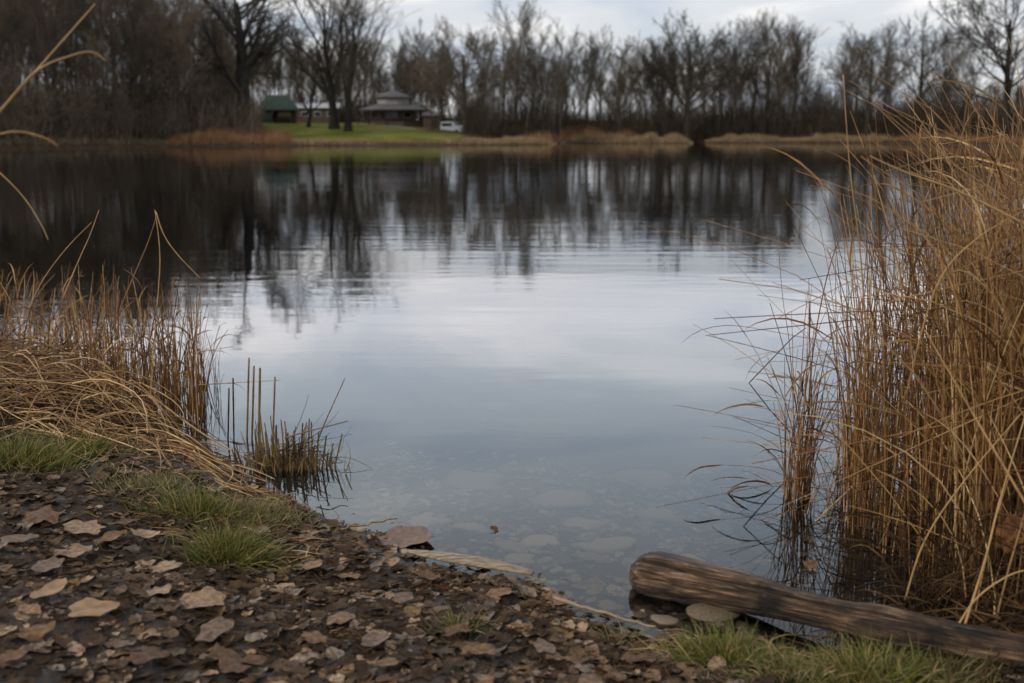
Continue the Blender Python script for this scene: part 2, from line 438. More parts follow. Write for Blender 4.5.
tr = nt.nodes.new('ShaderNodeBsdfTransparent'); tr.inputs['Color'].default_value = (.95, .96, .96, 1)
fr = nt.nodes.new('ShaderNodeFresnel'); fr.inputs['IOR'].default_value = 1.38
nt.links.new(bm.outputs[0], fr.inputs['Normal'])
mx = nt.nodes.new('ShaderNodeMixShader')
nt.links.new(fr.outputs[0], mx.inputs[0]); nt.links.new(tr.outputs[0], mx.inputs[1]); nt.links.new(gl.outputs[0], mx.inputs[2])
nt.links.new(mx.outputs[0], out.inputs['Surface'])
va = nt.nodes.new('ShaderNodeVolumeAbsorption'); va.inputs['Color'].default_value = (.34, .27, .16, 1); va.inputs['Density'].default_value = 1.7
nt.links.new(va.outputs[0], out.inputs['Volume'])
g = Geo(); g.box((0, 72, -1.5), (260, 152, 3.0)); w = g.build('lake_water', M['water'])
w.location = (0, 0, 0)
tag(w, kind='structure')

# ------------------------------------------------------------------ trees
def grow(P, Rr, nch, lenr, ang, k, tmin=.3, tmax=1.0, up=.3, wig=.12, rr=.55, seed=0, lfall=.5, rmin=.0):
    """children branches for every strand. P (n,kp,3)"""
    g = np.random.default_rng(seed)
    n, kp, _ = P.shape
    plen = np.linalg.norm(np.diff(P, axis=1), axis=2).sum(1)
    t = tmin + (tmax - tmin) * (np.arange(nch)[None] + g.random((n, nch))) / nch
    f = t * (kp - 1); i = np.clip(f.astype(int), 0, kp - 2); u = (f - i)[..., None]
    ar = np.arange(n)[:, None]
    start = P[ar, i] * (1 - u) + P[ar, i + 1] * u
    tan = norm(P[ar, i + 1] - P[ar, i])
    rad = Rr[ar, i] * (1 - u[..., 0]) + Rr[ar, i + 1] * u[..., 0]
    rnd = g.normal(size=(n, nch, 3)); perp = norm(rnd - (rnd * tan).sum(-1, keepdims=True) * tan)
    a = (ang + g.normal(size=(n, nch)) * .18)[..., None]
    d0 = norm(tan * np.cos(a) + perp * np.sin(a))
    L_ = plen[:, None] * lenr * (1 - lfall * (t - tmin) / (tmax - tmin + 1e-9)) * g.uniform(.65, 1.2, (n, nch))
    pts = [start]; d = d0
    for s in range(k - 1):
        d = norm(d + np.array([0, 0, up / (k - 1)]) + g.normal(size=d.shape) * wig)
        pts.append(pts[-1] + d * (L_ / (k - 1))[..., None])
    C = np.stack(pts, 2).reshape(n * nch, k, 3)
    r0 = np.maximum(rad * rr, rmin).reshape(-1)
    tt = np.linspace(0, 1, k)[None]
    RR = np.maximum(r0[:, None] * (1 - .75 * tt), rmin * .7)
    return C, RR

def tree_mesh(seed, H_, r0, style):
    g = np.random.default_rng(seed)
    k = 12
    t = np.linspace(0, 1, k)
    wob = np.cumsum(g.normal(size=(k, 2)) * (.012 if style != 'oak' else .004) * H_, 0) * (t[:, None] ** .8)
    trunk = np.stack([wob[:, 0], wob[:, 1], t * H_ * {'oak': .66, 'fan': .74, 'multi': .80}.get(style, .93)], 1)[None]
    rt = (r0 * (1 - (.88 if style != 'oak' else .68) * t ** .9))[None].copy(); rt[0, 0] *= 1.35
    tg = Geo(); cg = Geo()
    tg.strands(trunk, rt, 7)
    if style == 'oak':
        l1 = grow(trunk, rt, 18, .78, .95, 9, .30, 1.0, .42, .07, .46, seed + 1, .35, .06)
        l2 = grow(*l1, 8, .46, .70, 6, .2, 1.0, .24, .09, .55, seed + 2, .35, .028)
        l3 = grow(*l2, 7, .46, .65, 4, .2, 1.0, .20, .15, .6, seed + 3, .35, .018)
        l4 = grow(*l3, 6, .55, .60, 3, .2, 1.0, .10, .18, .7, seed + 4, .3, .009)
    elif style == 'fan':     # tall clear trunk under a rounded fan of rising branches
        l1 = grow(trunk, rt, 18, .52, .52, 7, .36, 1.0, .16, .03, .40, seed + 1, .34, .024)
        l2 = grow(*l1, 8, .44, .50, 5, .15, 1.0, .16, .045, .5, seed + 2, .3, .015)
        l3 = grow(*l2, 7, .48, .50, 4, .15, 1.0, .12, .07, .55, seed + 3, .3, .010)
        l4 = grow(*l3, 7, .60, .50, 3, .1, 1.0, .10, .10, .75, seed + 4, .3, .0065)
    elif style == 'multi':   # forks low into several risers, wide rounded crown
        l1 = grow(trunk, rt, 14, .72, .48, 8, .12, .95, .22, .035, .55, seed + 1, .45, .03)
        l2 = grow(*l1, 10, .38, .55, 5, .2, 1.0, .18, .055, .5, seed + 2, .3, .017)
        l3 = grow(*l2, 7, .48, .55, 4, .15, 1.0, .12, .08, .6, seed + 3, .3, .010)
        l4 = grow(*l3, 6, .55, .55, 3, .1, 1.0, .10, .15, .75, seed + 4, .3, .0075)
    elif style == 'slim':    # birch-like, narrow
        l1 = grow(trunk, rt, 26, .26, .70, 6, .28, 1.0, .40, .06, .42, seed + 1, .5, .02)
        l2 = grow(*l1, 6, .5, .6, 4, .2, 1.0, .1, .15, .6, seed + 2, .35, .012)
        l3 = grow(*l2, 6, .55, .6, 3, .2, 1.0, -.1, .2, .7, seed + 3, .35, .009)
        l4 = None
    elif style == 'under':   # scrubby understorey tree, twiggy from the ground
        l1 = grow(trunk, rt, 24, .5, .6, 6, .03, 1.0, .45, .14, .6, seed + 1, .5, .02)
        l2 = grow(*l1, 6, .5, .6, 4, .15, 1.0, .3, .18, .6, seed + 2, .3, .012)
        l3 = grow(*l2, 6, .55, .6, 3, .2, 1.0, .2, .22, .75, seed + 3, .3, .009)
        l4 = None
    cg.strands(*l1, 5); cg.strands(*l2, 4); cg.strands(*l3, 3)
    if l4 is not None: cg.strands(*l4, 3)
    allp = np.concatenate([l3[0].reshape(-1, 3), l2[0].reshape(-1, 3)])
    return tg, cg, float(np.percentile(allp[:, 2], 99.7))

PROTO = {}
def proto(key, seed, H_, r0, style, bark, twig):
    tg, cg, top = tree_mesh(seed, H_, r0, style)
    PROTO[key] = (tg, cg, top, bark, twig, {})
def make_tree(key, px, Y, ytop, label, group=None, name='bare_tree', cat='tree', rz=None, sx=1.0, dx=0, lean=0, mats=None, base=None):
    tg, cg, top, bark, twig, cache = PROTO[key]
    if mats: bark, twig = mats
    ck = (bark, twig)
    X = (px - 512) / F * Y * 1.0 + dx
    zb = hz(X, Y) if base is None else base
    ztop = UD(px, ytop, Y)[2]
    s = (ztop - zb) / top
    rz = random.uniform(0, 6.28) if rz is None else rz
    r = empty(name, (X, Y, zb - .1), label, cat, group, rz, (s * sx, s * sx, s))
    r.rotation_euler = (0, lean, rz)
    if ck not in cache:
        a = tg.build('trunk', M[bark], r, True); b_ = cg.build('crown', M[twig], r)
        cache[ck] = (a, b_)
    else:
        for src in cache[ck]:
            c_ = src.copy(); COL.objects.link(c_); c_.parent = r
    return r
for i in range(5): proto('fan%d' % i, 100 + i * 10, 15, .20, 'fan', 'bark', 'twig')
for i in range(2): proto('multi%d' % i, 200 + i * 10, 15, .30, 'multi', 'bark', 'twig')
for i in range(3): proto('slim%d' % i, 300 + i * 10, 14, .12, 'slim', 'bark', 'twig')
for i in range(3): proto('under%d' % i, 400 + i * 10, 6, .07, 'under', 'bark', 'twig_red')
proto('oak0', 547, 17, .78, 'oak', 'bark_dark', 'twig_dark')
proto('oak1', 512, 15, .40, 'oak', 'bark', 'twig')
proto('shore_multi', 530, 17, .42, 'multi', 'bark_dark', 'twig')

def shoreY(px):
    d = [(p[0], U(*p)[1]) for p in far_px][::-1]
    return float(np.interp(px, [a for a, _ in d], [b for _, b in d]))

# the single trees one can point to
make_tree('oak0', 250, shoreY(250) + 8, -62, 'big old oak with thick black trunk and wide bare crown beside the lawn', rz=2.2, name='oak_tree', base=1.0)
make_tree('shore_multi', 337, 121, -45, 'tall bare tree on the lawn, left of the two trunks standing together', rz=.6, sx=1.35)
make_tree('multi1', 351, 119, -30, 'tall bare tree on the lawn, right of the two trunks standing together', rz=3.6, sx=1.35, mats=('bark_dark', 'twig'))
make_tree('multi0', 312, 124, 38, 'smaller leaning bare tree on the lawn between the oak and the tall pair', lean=R(9), rz=.0, sx=1.3, mats=('bark_dark', 'twig_red'))
make_tree('fan1', 516, 128, -6, 'tallest slender bare tree rising above the middle of the far wood', rz=1.0)
make_tree('slim0', 526, 123, 42, 'pale trunked birch below the tallest tree of the far wood', name='birch_tree', mats=('bark_pale', 'twig_red'))
make_tree('slim1', 553, 124, 52, 'pale trunked birch right of the tallest tree, left of a twin', name='birch_tree', mats=('bark_pale', 'twig_red'))
make_tree('slim2', 560, 125, 56, 'pale trunked birch, right of its twin, behind the tan shore reeds', name='birch_tree', mats=('bark_pale', 'twig'))
make_tree('oak1', 997, 104, -40, 'dark leaning bare tree at the right edge above the tall reeds', rz=4.4, lean=R(-7), mats=('bark_dark', 'twig_dark'))
make_tree('multi0', 1045, 98, -60, 'large bare tree half out of the right edge behind the reeds', rz=1.4, mats=('bark_dark', 'twig_red'))
make_tree('oak1', 911, 132, 14, 'round crowned bare tree standing alone in the gap right of the far wood', rz=1.0, sx=.85)
make_tree('oak1', 861, 130, 20, 'round crowned bare tree left of the sky gap at the right end of the wood', rz=3.0, sx=.9)
make_tree('fan3', 938, 131, 18, 'bare tree right of the lone round crowned tree above the reeds', rz=.2)

front = [(466, 22, 'oak1'), (486, 34, 'fan4'), (503, 26, 'slim0'), (536, 24, 'fan3'), (549, 34, 'slim2'), (566, 24, 'fan2'), (584, 42, 'fan0'),
         (601, 30, 'fan4'), (618, 40, 'multi1'), (637, 40, 'fan1'), (655, 34, 'fan3'), (668, 24, 'multi0'), (684, 18, 'oak1'), (699, 28, 'fan2'), (715, 42, 'fan0'),
         (733, 28, 'fan4'), (748, 17, 'fan1'), (761, 14, 'multi1'), (776, 18, 'fan3'), (790, 22, 'fan0'), (801, 30, 'slim1'), (838, 40, 'fan4'), (850, 26, 'fan2'), (876, 32, 'fan1'), (958, 44, 'multi0')]
ORD = ['next', 'second', 'third', 'fourth', 'fifth', 'sixth', 'seventh', 'eighth', 'ninth', 'tenth', 'eleventh', 'twelfth', 'thirteenth', 'fourteenth', 'fifteenth', 'sixteenth', 'seventeenth', 'eighteenth', 'nineteenth', 'twentieth', 'twenty first', 'twenty second']
for i, (px, yt, k) in enumerate(front):
    if px < 516: lb = 'front row bare tree of the far wood, %s to the left of the tallest one' % ORD[len([1 for f_ in front if px < f_[0] < 516])]
    elif px < 802: lb = 'front row bare tree of the far wood, %s to the right of the tallest one' % ORD[len([1 for f_ in front if 516 < f_[0] < px])]
    else: lb = {838: 'bare tree just right of the narrow sky gap in the far wood', 850: 'bare tree leaning on the left side of the round crowned tree', 876: 'bare tree just right of the round crowned tree by the sky gap', 958: 'low crowned bare tree left of the dark leaning tree at right'}[px]
    make_tree(k, px, shoreY(px) + random.uniform(7, 14), yt - 5 + random.uniform(-2, 3), lb, 'front row of the far wood', sx=random.uniform(.95, 1.2))
prof_x = [380, 400, 430, 470, 515, 560, 620, 680, 720, 760, 800, 812, 822, 840, 862, 882, 892, 900, 930, 955, 970, 1060]
prof_y = [70, 50, 45, 48, 35, 45, 55, 40, 55, 35, 45, 88, 88, 55, 40, 55, 92, 85, 60, 80, 85, 60]
for i in range(115):
    px = 385 + (i + random.random()) / 115 * 680
    Y = shoreY(px) + random.uniform(12, 42)
    yt = float(np.interp(px, prof_x, prof_y)) + random.uniform(-4, 26)
    k = random.choice(['fan0', 'fan1', 'fan2', 'fan3', 'fan4', 'slim0', 'slim1', 'slim2', 'multi0'])
    if 425 > px > 355 : Y += 25
    make_tree(k, px, Y, yt, 'slender bare tree standing deeper in the far wood', 'trees deeper in the far wood', mats=('bark', random.choice(['twig', 'twig', 'twig_red'])))
for i in range(48):
    px = 440 + (i + random.random()) / 48 * 620
    Y = shoreY(px) + random.uniform(5, 30)
    make_tree('under%d' % (i % 3), px, Y, random.uniform(70, 112), 'low twiggy understorey tree in the shade of the far wood', 'understorey of the far wood', name='shrub', cat='shrub', mats=('bark', random.choice(['twig', 'twig_red'])))
make_tree('multi0', 407, 158, 34, 'wide crowned bare tree rising behind the right side of the pavilion')
make_tree('fan0', 425, 155, 20, 'tall bare tree behind the small dark shed')
make_tree('fan2', 443, 152, 34, 'bare tree behind the white van')
# behind the lawn and houses
for i in range(64):
    px = 215 + (i + random.random()) / 64 * 230
    make_tree(random.choice(['fan0', 'fan2', 'fan4', 'slim0', 'under0', 'under1', 'slim1']), px, random.uniform(160, 190), random.uniform(26, 80) - 14 * float(ss(340, 300, px)), 'bare tree behind the lawn and the wooden houses', 'trees behind the houses', mats=('bark', random.choice(['twig', 'twig_red'])))
# left wood
for i in range(100):
    px = -130 + (i + random.random()) / 100 * 370
    Y = shoreY(px) + random.uniform(4, 45)
    if px > 205: Y += 14
    k = random.choice(['fan0', 'fan1', 'fan3', 'slim0', 'slim1', 'slim2', 'slim2', 'multi0'])
    yt = random.uniform(-80, 5) + (12 if px > 120 else 0) + 45 * float(ss(175, 215, px))
    make_tree(k, px, Y, yt, 'slender bare tree in the dense wood on the left bank', 'trees of the left wood', mats=('bark', random.choice(['twig', 'twig_red', 'twig_red'])))
for i in range(80):
    px = -120 + (i + random.random()) / 80 * 365
    Y = shoreY(px) + random.uniform(3, 25)
    make_tree('under%d' % (i % 3), px, Y, max(random.uniform(15, 100), 60 * float(ss(180, 220, px))), 'twiggy brown understorey tree in the wood on the left bank', 'understorey of the left wood', name='shrub', cat='shrub', mats=('bark', random.choice(['twig', 'twig_red'])))
for i, (px, yt) in enumerate([(-60, 40), (-20, 52), (15, 60), (45, 62), (75, 74), (100, 84), (128, 90), (152, 100)]):
    make_tree('under%d' % (i % 3), px, shoreY(px) + 1.2, yt, 'brown twiggy shrub on the left shore, %s from the left edge' % ['outermost', 'half hidden', 'first whole one', 'second', 'third', 'fourth', 'fifth', 'last'][i], 'shrubs along the left shore', name='shrub', cat='shrub', sx=1.5, lean=R(random.uniform(-12, 12)), mats=('bark', 'twig_red'))

# thicket at the foot of the woods (uncountable stems)
def thicket(name, px0, px1, d0, d1, n, h0, h1, mat, label, skip=None):
    g = np.random.default_rng(abs(hash(name)) % 1000 if False else len(name) + n)
    px = g.uniform(px0, px1, n)
    sy = np.array([shoreY(p) for p in px]); Y = sy + g.uniform(d0, d1, n)
    X = (px - 512) / F * Y
    z = height(X, Y)
    hgt = g.uniform(h0, h1, n) * g.uniform(.5, 1, n) * (.35 + 1.25 * vnoise(X, Y * .3, .22, 5))
    base = np.stack([X, Y, z - .05], 1)
    k = 4
    d = norm(np.stack([g.normal(size=n) * .28, g.normal(size=n) * .28, np.ones(n)], 1))
    pts = [base]
    for s in range(k - 1):
        d = norm(d + g.normal(size=d.shape) * .16)
        pts.append(pts[-1] + d * (hgt / (k - 1))[:, None])
    P = np.stack(pts, 1)
    r0 = g.uniform(.014, .03, n)
    Rr = r0[:, None] * np.linspace(1, .35, k)[None]
    c1 = grow(P, Rr, 6, .45, .6, 3, .2, 1, .3, .15, .6, 5, .3, .009)
    q = Geo(); q.strands(P, Rr, 3); q.strands(*c1, 3)
    tag(q.build(name, M[mat]), label, 'undergrowth', kind='stuff')
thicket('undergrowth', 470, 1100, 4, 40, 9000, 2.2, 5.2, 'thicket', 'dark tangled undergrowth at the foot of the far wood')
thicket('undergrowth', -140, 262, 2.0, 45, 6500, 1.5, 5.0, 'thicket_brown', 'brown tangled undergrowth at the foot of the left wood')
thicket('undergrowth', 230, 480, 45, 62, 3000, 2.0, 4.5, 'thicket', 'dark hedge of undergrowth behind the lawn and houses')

# sedge belts on the far shore
def sedge(px0, px1, d0, d1, n, h, mat, label, seed):
    g = np.random.default_rng(seed)
    px = g.uniform(px0, px1, n)
    Y = np.array([shoreY(p) for p in px]) + d0 + (d1 - d0) * g.random(n)
    X = (px - 512) / F * Y
    edge = np.minimum(ss(px0, px0 + (px1 - px0) * .12, px), ss(px1, px1 - (px1 - px0) * .12, px))
    hh_ = h * (.12 + .6 * vnoise(X, Y * 0, .45, seed) + .5 * vnoise(X, Y * .5, 1.6, seed)) * np.where(vnoise(X, Y * 0, .25, seed + 4) < .25, .5, 1) * g.uniform(.35, 1.15, n) * (.35 + .65 * edge)
    base = np.stack([X, Y, height(X, Y) - .02], 1)
    d = np.stack([g.normal(size=n) * .22, g.normal(size=n) * .22, np.ones(n)], 1)
    P = np.stack([base, base + d * (hh_ * .5)[:, None], base + d * (hh_ * .9)[:, None] + g.normal(size=(n, 3)) * .08 * np.array([1, 1, .3])], 1)
    Rr = np.broadcast_to(np.array([.016, .013, .004]), (n, 3)) * g.uniform(.7, 1.3, (n, 1))
    q = Geo(); q.strands(P, Rr, 3)
    tag(q.build('sedge_belt', M[mat]), label, 'sedge', kind='stuff')
sedge(560, 690, .1, 2.2, 5200, 1.0, 'sedge', 'tan reed belt along the far shore left of the dark gap', 1)
sedge(702, 890, .2, 2.2, 6000, 1.0, 'sedge', 'tan reed belt along the far shore right of the dark gap', 2)
sedge(462, 556, .1, 3.0, 4200, .55, 'sedge', 'pale tan grass spit at the right end of the lawn', 3)
sedge(170, 296, .1, 6, 6000, 1.35, 'sedge_orange', 'orange brown sedge patch on the shore below the oak', 4)
sedge(275, 470, .2, 1.6, 3000, .45, 'sedge', 'short brown grass fringe along the edge of the lawn', 5)
sedge(-60, 180, .2, 2.2, 1500, .8, 'thicket_brown', 'thin dry grass along the shore of the left wood', 6)
sedge(886, 1120, .2, 3, 5000, 1.3, 'sedge_orange', 'orange brown reeds on the far shore behind the tall right reeds', 7)
sedge(520, 640, 3, 7, 2200, 1.7, 'sedge_orange', 'rust coloured scrub behind the far shore below the birches', 8)

# ------------------------------------------------------------------ buildings and vehicle on the lawn
M['roof_grey'] = plain('shingle_roof', (.10, .095, .10), .8, 3, .3)
M['wall_pale'] = plain('pale_board_wall', (.36, .33, .31), .8, 2, .15)
M['wall_brown'] = plain('brown_board_wall', (.10, .065, .05), .85, 3, .3)
M['roof_green'] = plain('green_roof', (.040, .062, .050), .6, 2, .2)
M['wood_dark'] = plain('dark_timber', (.05, .035, .03), .8, 4, .3)
M['glass_dark'] = plain('dark_glass', (.02, .022, .025), .15, 1, .1, .6)
M['white_paint'] = plain('white_paint', (.55, .58, .61), .35, 2, .06, .5)
M['rubber'] = plain('tyre_rubber', (.02, .02, .02), .8, 3, .1)
M['yellow_wood'] = plain('yellow_timber', (.42, .36, .17), .7, 3, .15)
M['gravel'] = plain('gravel_path', (.36, .33, .28), .9, 2, .15)

def prism(g, cx_, cy_, z0, z1, r0, r1, n=8, rot=0, m=0, sq=1.0):
    a = np.arange(n) * 2 * math.pi / n + rot
    lo = np.stack([cx_ + r0 * np.cos(a), cy_ + r0 * sq * np.sin(a), np.full(n, z0)], 1)
    hi = np.stack([cx_ + r1 * np.cos(a), cy_ + r1 * sq * np.sin(a), np.full(n, z1)], 1)
    i = np.arange(n); j = (i + 1) % n
    g.add(np.concatenate([lo, hi]), [np.stack([i, j, n + j, n + i], 1), np.array([i[::-1]]), np.array([n + i])], m)
def at_px(px, Y): 
    X = (px - 512) / F * Y
    return X, hz(X, Y)
def pavilion():
    Y = 140; X, z = at_px(396, Y); s = Y / F
    zb = UD(393, 123, Y)[2]
    r = empty('pavilion', (X, Y, zb), 'wooden pavilion with a two tiered grey roof and pale upper wall on the lawn', 'building', scale=(1.04, 1.04, 1.0))
    g = Geo(); prism(g, 0, 0, -1.5, .12, 3.75, 3.75, 8, R(22.5)); g.build('plinth', M['wall_brown'], r)
    g = Geo(); prism(g, 0, 0, .12, 1.55, 2.6, 2.6, 8, R(22.5)); g.build('wall', M['wall_brown'], r)
    for k in range(8):
        a = R(22.5) + k * math.pi / 4
        g = Geo(); g.tube([(3.4 * math.cos(a), 3.4 * math.sin(a), .12), (3.4 * math.cos(a), 3.4 * math.sin(a), 1.6)], [.07, .07], 6); g.build('post', M['wood_dark'], r)
    for k in (4, 5, 6, 7):
        a = math.pi / 4 * k + math.pi / 4 * 0
        rr_ = 2.6 * math.cos(math.pi / 8) + .03
        g = Geo(); g.box((rr_ * math.cos(a), rr_ * math.sin(a), .95), (.05, 1.2, .75), a); w_ = g.build('window', M['wall_pale'], r)
        g = Geo(); g.box(((rr_ + .03) * math.cos(a), (rr_ + .03) * math.sin(a), .95), (.03, 1.04, .6), a); g.build('pane', M['glass_dark'], w_)
    g = Geo(); prism(g, 0, 0, 1.45, 1.56, 4.15, 4.15, 8, R(22.5)); prism(g, 0, 0, 1.56, 2.25, 4.2, 2.0, 8, R(22.5)); g.build('lower_roof', M['roof_grey'], r)
    g = Geo(); prism(g, 0, 0, 2.2, 3.0, 1.9, 1.9, 8, R(22.5)); g.build('upper_wall', M['wall_pale'], r)
    g = Geo(); prism(g, 0, 0, 2.95, 3.04, 2.3, 2.3, 8, R(22.5)); prism(g, 0, 0, 3.04, 3.85, 2.35, .25, 8, R(22.5)); g.build('upper_roof', M['roof_grey'], r)
pavilion()
def hut():
    Y = 142; X, z = at_px(283, Y); zb = UD(283, 121, Y)[2]
    r = empty('green_roofed_hut', (X, Y, zb), 'open timber hut with a green pitched roof behind the big oak', 'building', rz=R(8), scale=(.85, .85, .95))
    g = Geo()
    for x in (-2.4, 0, 2.4):
        for y in (-1.5, 1.5):
            g = Geo(); g.box((x, y, .4), (.16, .16, 2.2)); g.build('post', M['wood_dark'], r)
    g = Geo(); g.box((0, 1.42, .5), (4.8, .1, 1.9)); g.build('back_wall', M['wall_brown'], r)
    g = Geo(); g.box((-1.55, -1.0, .45), (1.5, .9, 1.8)); g.build('store_room', M['roof_green'], r)
    g = Geo()
    V = np.array([(-2.95, -2.1, 1.45), (2.95, -2.1, 1.45), (2.95, 2.1, 1.45), (-2.95, 2.1, 1.45), (-1.5, 0, 3.3), (1.5, 0, 3.3),
                  (-2.95, -2.1, 1.33), (2.95, -2.1, 1.33), (2.95, 2.1, 1.33), (-2.95, 2.1, 1.33)])
    g.add(V, [np.array([[0, 1, 5, 4], [2, 3, 4, 5], [6, 9, 8, 7], [0, 6, 7, 1], [1, 7, 8, 2], [2, 8, 9, 3], [3, 9, 6, 0]]), np.array([[1, 2, 5], [3, 0, 4]])]); g.build('roof', M['roof_green'], r)
    # a pale yellow slatted bench inside
    Xb, Yb = X + .75, Y - .3
    t = empty('picnic_bench', (Xb, Yb, zb), 'pale yellow timber bench standing under the green roof', 'bench', rz=R(8))
    g = Geo(); g.box((0, 0, .45), (1.6, .4, .06)); g.build('seat', M['yellow_wood'], t)
    g = Geo(); g.box((0, .25, .85), (1.6, .06, .5)); g.build('backrest', M['yellow_wood'], t)
    for x in (-.65, .65): g = Geo(); g.box((x, 0, -.1), (.08, .4, 1.04)); g.build('leg', M['wood_dark'], t)
hut()
def long_shed():
    Y = 150; X, z = at_px(322, Y); zb = UD(322, 120, Y)[2]
    r = empty('long_shed', (X, Y, zb), 'low shed with a pale roof seen between the trunks left of the pavilion', 'building')
    g = Geo(); g.box((0, 0, .4), (5.4, 3, 2.4)); g.build('wall', M['wall_brown'], r)
    g = Geo(); V = np.array([(-2.9, -1.8, 1.5), (2.9, -1.8, 1.5), (2.9, 1.8, 1.5), (-2.9, 1.8, 1.5), (-2.9, 0, 2.15), (2.9, 0, 2.15)])
    g.add(V, [np.array([[0, 1, 5, 4], [2, 3, 4, 5], [3, 2, 1, 0]]), np.array([[1, 2, 5], [3, 0, 4]])]); g.build('roof', plain('tin_roof', (.42, .43, .45), .5, 1, .15), r)
    for x in (-1.5, .2, 1.8):
        g = Geo(); g.box((x, -1.52, .75), (.9, .05, .6)); f = g.build('window', M['white_paint'], r)
        g = Geo(); g.box((x, -1.56, .75), (.76, .03, .46)); g.build('pane', M['glass_dark'], f)
long_shed()
def small_shed():
    Y = 138; X, z = at_px(434, Y); zb = UD(434, 127, Y)[2]
    r = empty('garden_shed', (X, Y, zb), 'small dark shed between the pavilion and the white vehicle', 'shed')
    g = Geo(); g.box((0, 0, .5), (2.0, 1.8, 1.6)); g.build('wall', M['wall_brown'], r)
    g = Geo(); V = np.array([(-1.2, -1.1, 1.3), (1.2, -1.1, 1.3), (1.2, 1.1, 1.3), (-1.2, 1.1, 1.3), (-1.2, 0, 1.75), (1.2, 0, 1.75)])
    g.add(V, [np.array([[0, 1, 5, 4], [2, 3, 4, 5], [3, 2, 1, 0]]), np.array([[1, 2, 5], [3, 0, 4]])]); g.build('roof', M['roof_grey'], r)
    g = Geo(); g.box((.3, -.93, .3), (.6, .05, 1.2)); g.build('door', M['wood_dark'], r)
small_shed()
def van():
    Y = 132; X, z = at_px(454, Y); zb = UD(454, 133.5, Y)[2]
    r = empty('parked_van', (X, Y, zb), 'white van parked at the right end of the lawn', 'van', rz=R(-28))
    prof = [(-1.3, .25), (-1.3, .75), (-1.22, 1.28), (.25, 1.34), (.75, .86), (1.25, .74), (1.32, .25)]
    n = len(prof); V = []
    for y in (-.62, .62): V += [(x, y * (.9 if zz > 1 else 1), zz) for x, zz in prof]
    i = np.arange(n); j = (i + 1) % n
    g = Geo(); g.add(np.array(V), [np.stack([i, j, n + j, n + i], 1)[:, ::-1], np.array([list(range(n))[::-1]]) if False else np.array([list(range(n))]), np.array([[n + q for q in range(n)][::-1]])])
    g.build('body', M['white_paint'], r)
    for y in (-1, 1):
        g = Geo(); g.box((-.45, y * .60, .98), (1.35, .04, .36)); g.build('side_window', M['glass_dark'], r)
    g = Geo(); V = np.array([(.30, -.5, 1.28), (.30, .5, 1.28), (.74, .55, .90), (.74, -.55, .90)]) + np.array([.03, 0, .03]); g.add(V, np.array([[0, 3, 2, 1]])); g.build('windscreen', M['glass_dark'], r)
    for x in (-.85, .85):
        for y in (-.6, .6):
            g = Geo(); a = np.arange(14) * 2 * math.pi / 14
            g.tube([(x, y - .08, .23), (x, y + .08, .23)], [.23, .23], 14); wv = g.build('wheel', M['rubber'], r)
van()
# picnic tables in front of the pavilion
def picnic(px, Y, label):
    X, z = at_px(px, Y); zb = hz(X, Y)
    t = empty('picnic_table', (X, Y, zb), label, 'table', rz=R(15))
    g = Geo(); g.box((0, 0, .72), (1.8, .7, .06)); g.build('tabletop', M['wood_dark'], t)
    for y in (-.62, .62): g = Geo(); g.box((0, y, .43), (1.8, .26, .05)); g.build('seat', M['wood_dark'], t)
    for x in (-.65, .65): g = Geo(); g.box((x, 0, .36), (.08, 1.3, .7), taper=.6); g.build('leg', M['wood_dark'], t)
picnic(366, 134, 'dark picnic table on the lawn just left of the pavilion')
picnic(384, 133, 'dark picnic table on the lawn in front of the pavilion')
# path across the lawn
def path():
    pts = [(372, 27), (395, 22), (420, 17.5), (440, 16), (462, 13)]
    V = []; 
    for px, d in np.array([[np.interp(t, range(5), [p[0] for p in pts]), np.interp(t, range(5), [p[1] for p in pts])] for t in np.linspace(0, 4, 60)]):
        Y = shoreY(px) + d; 
        for q in (0, 1.4):
            X = (px - 512) / F * Y; V.append((X, Y + q, hz(X, Y + q) + .05))
    i = np.arange(59) * 2
    o = mesh_from('gravel_path', V, np.stack([i, i + 2, i + 3, i + 1], 1), M['gravel']); tag(o, kind='structure')
path()

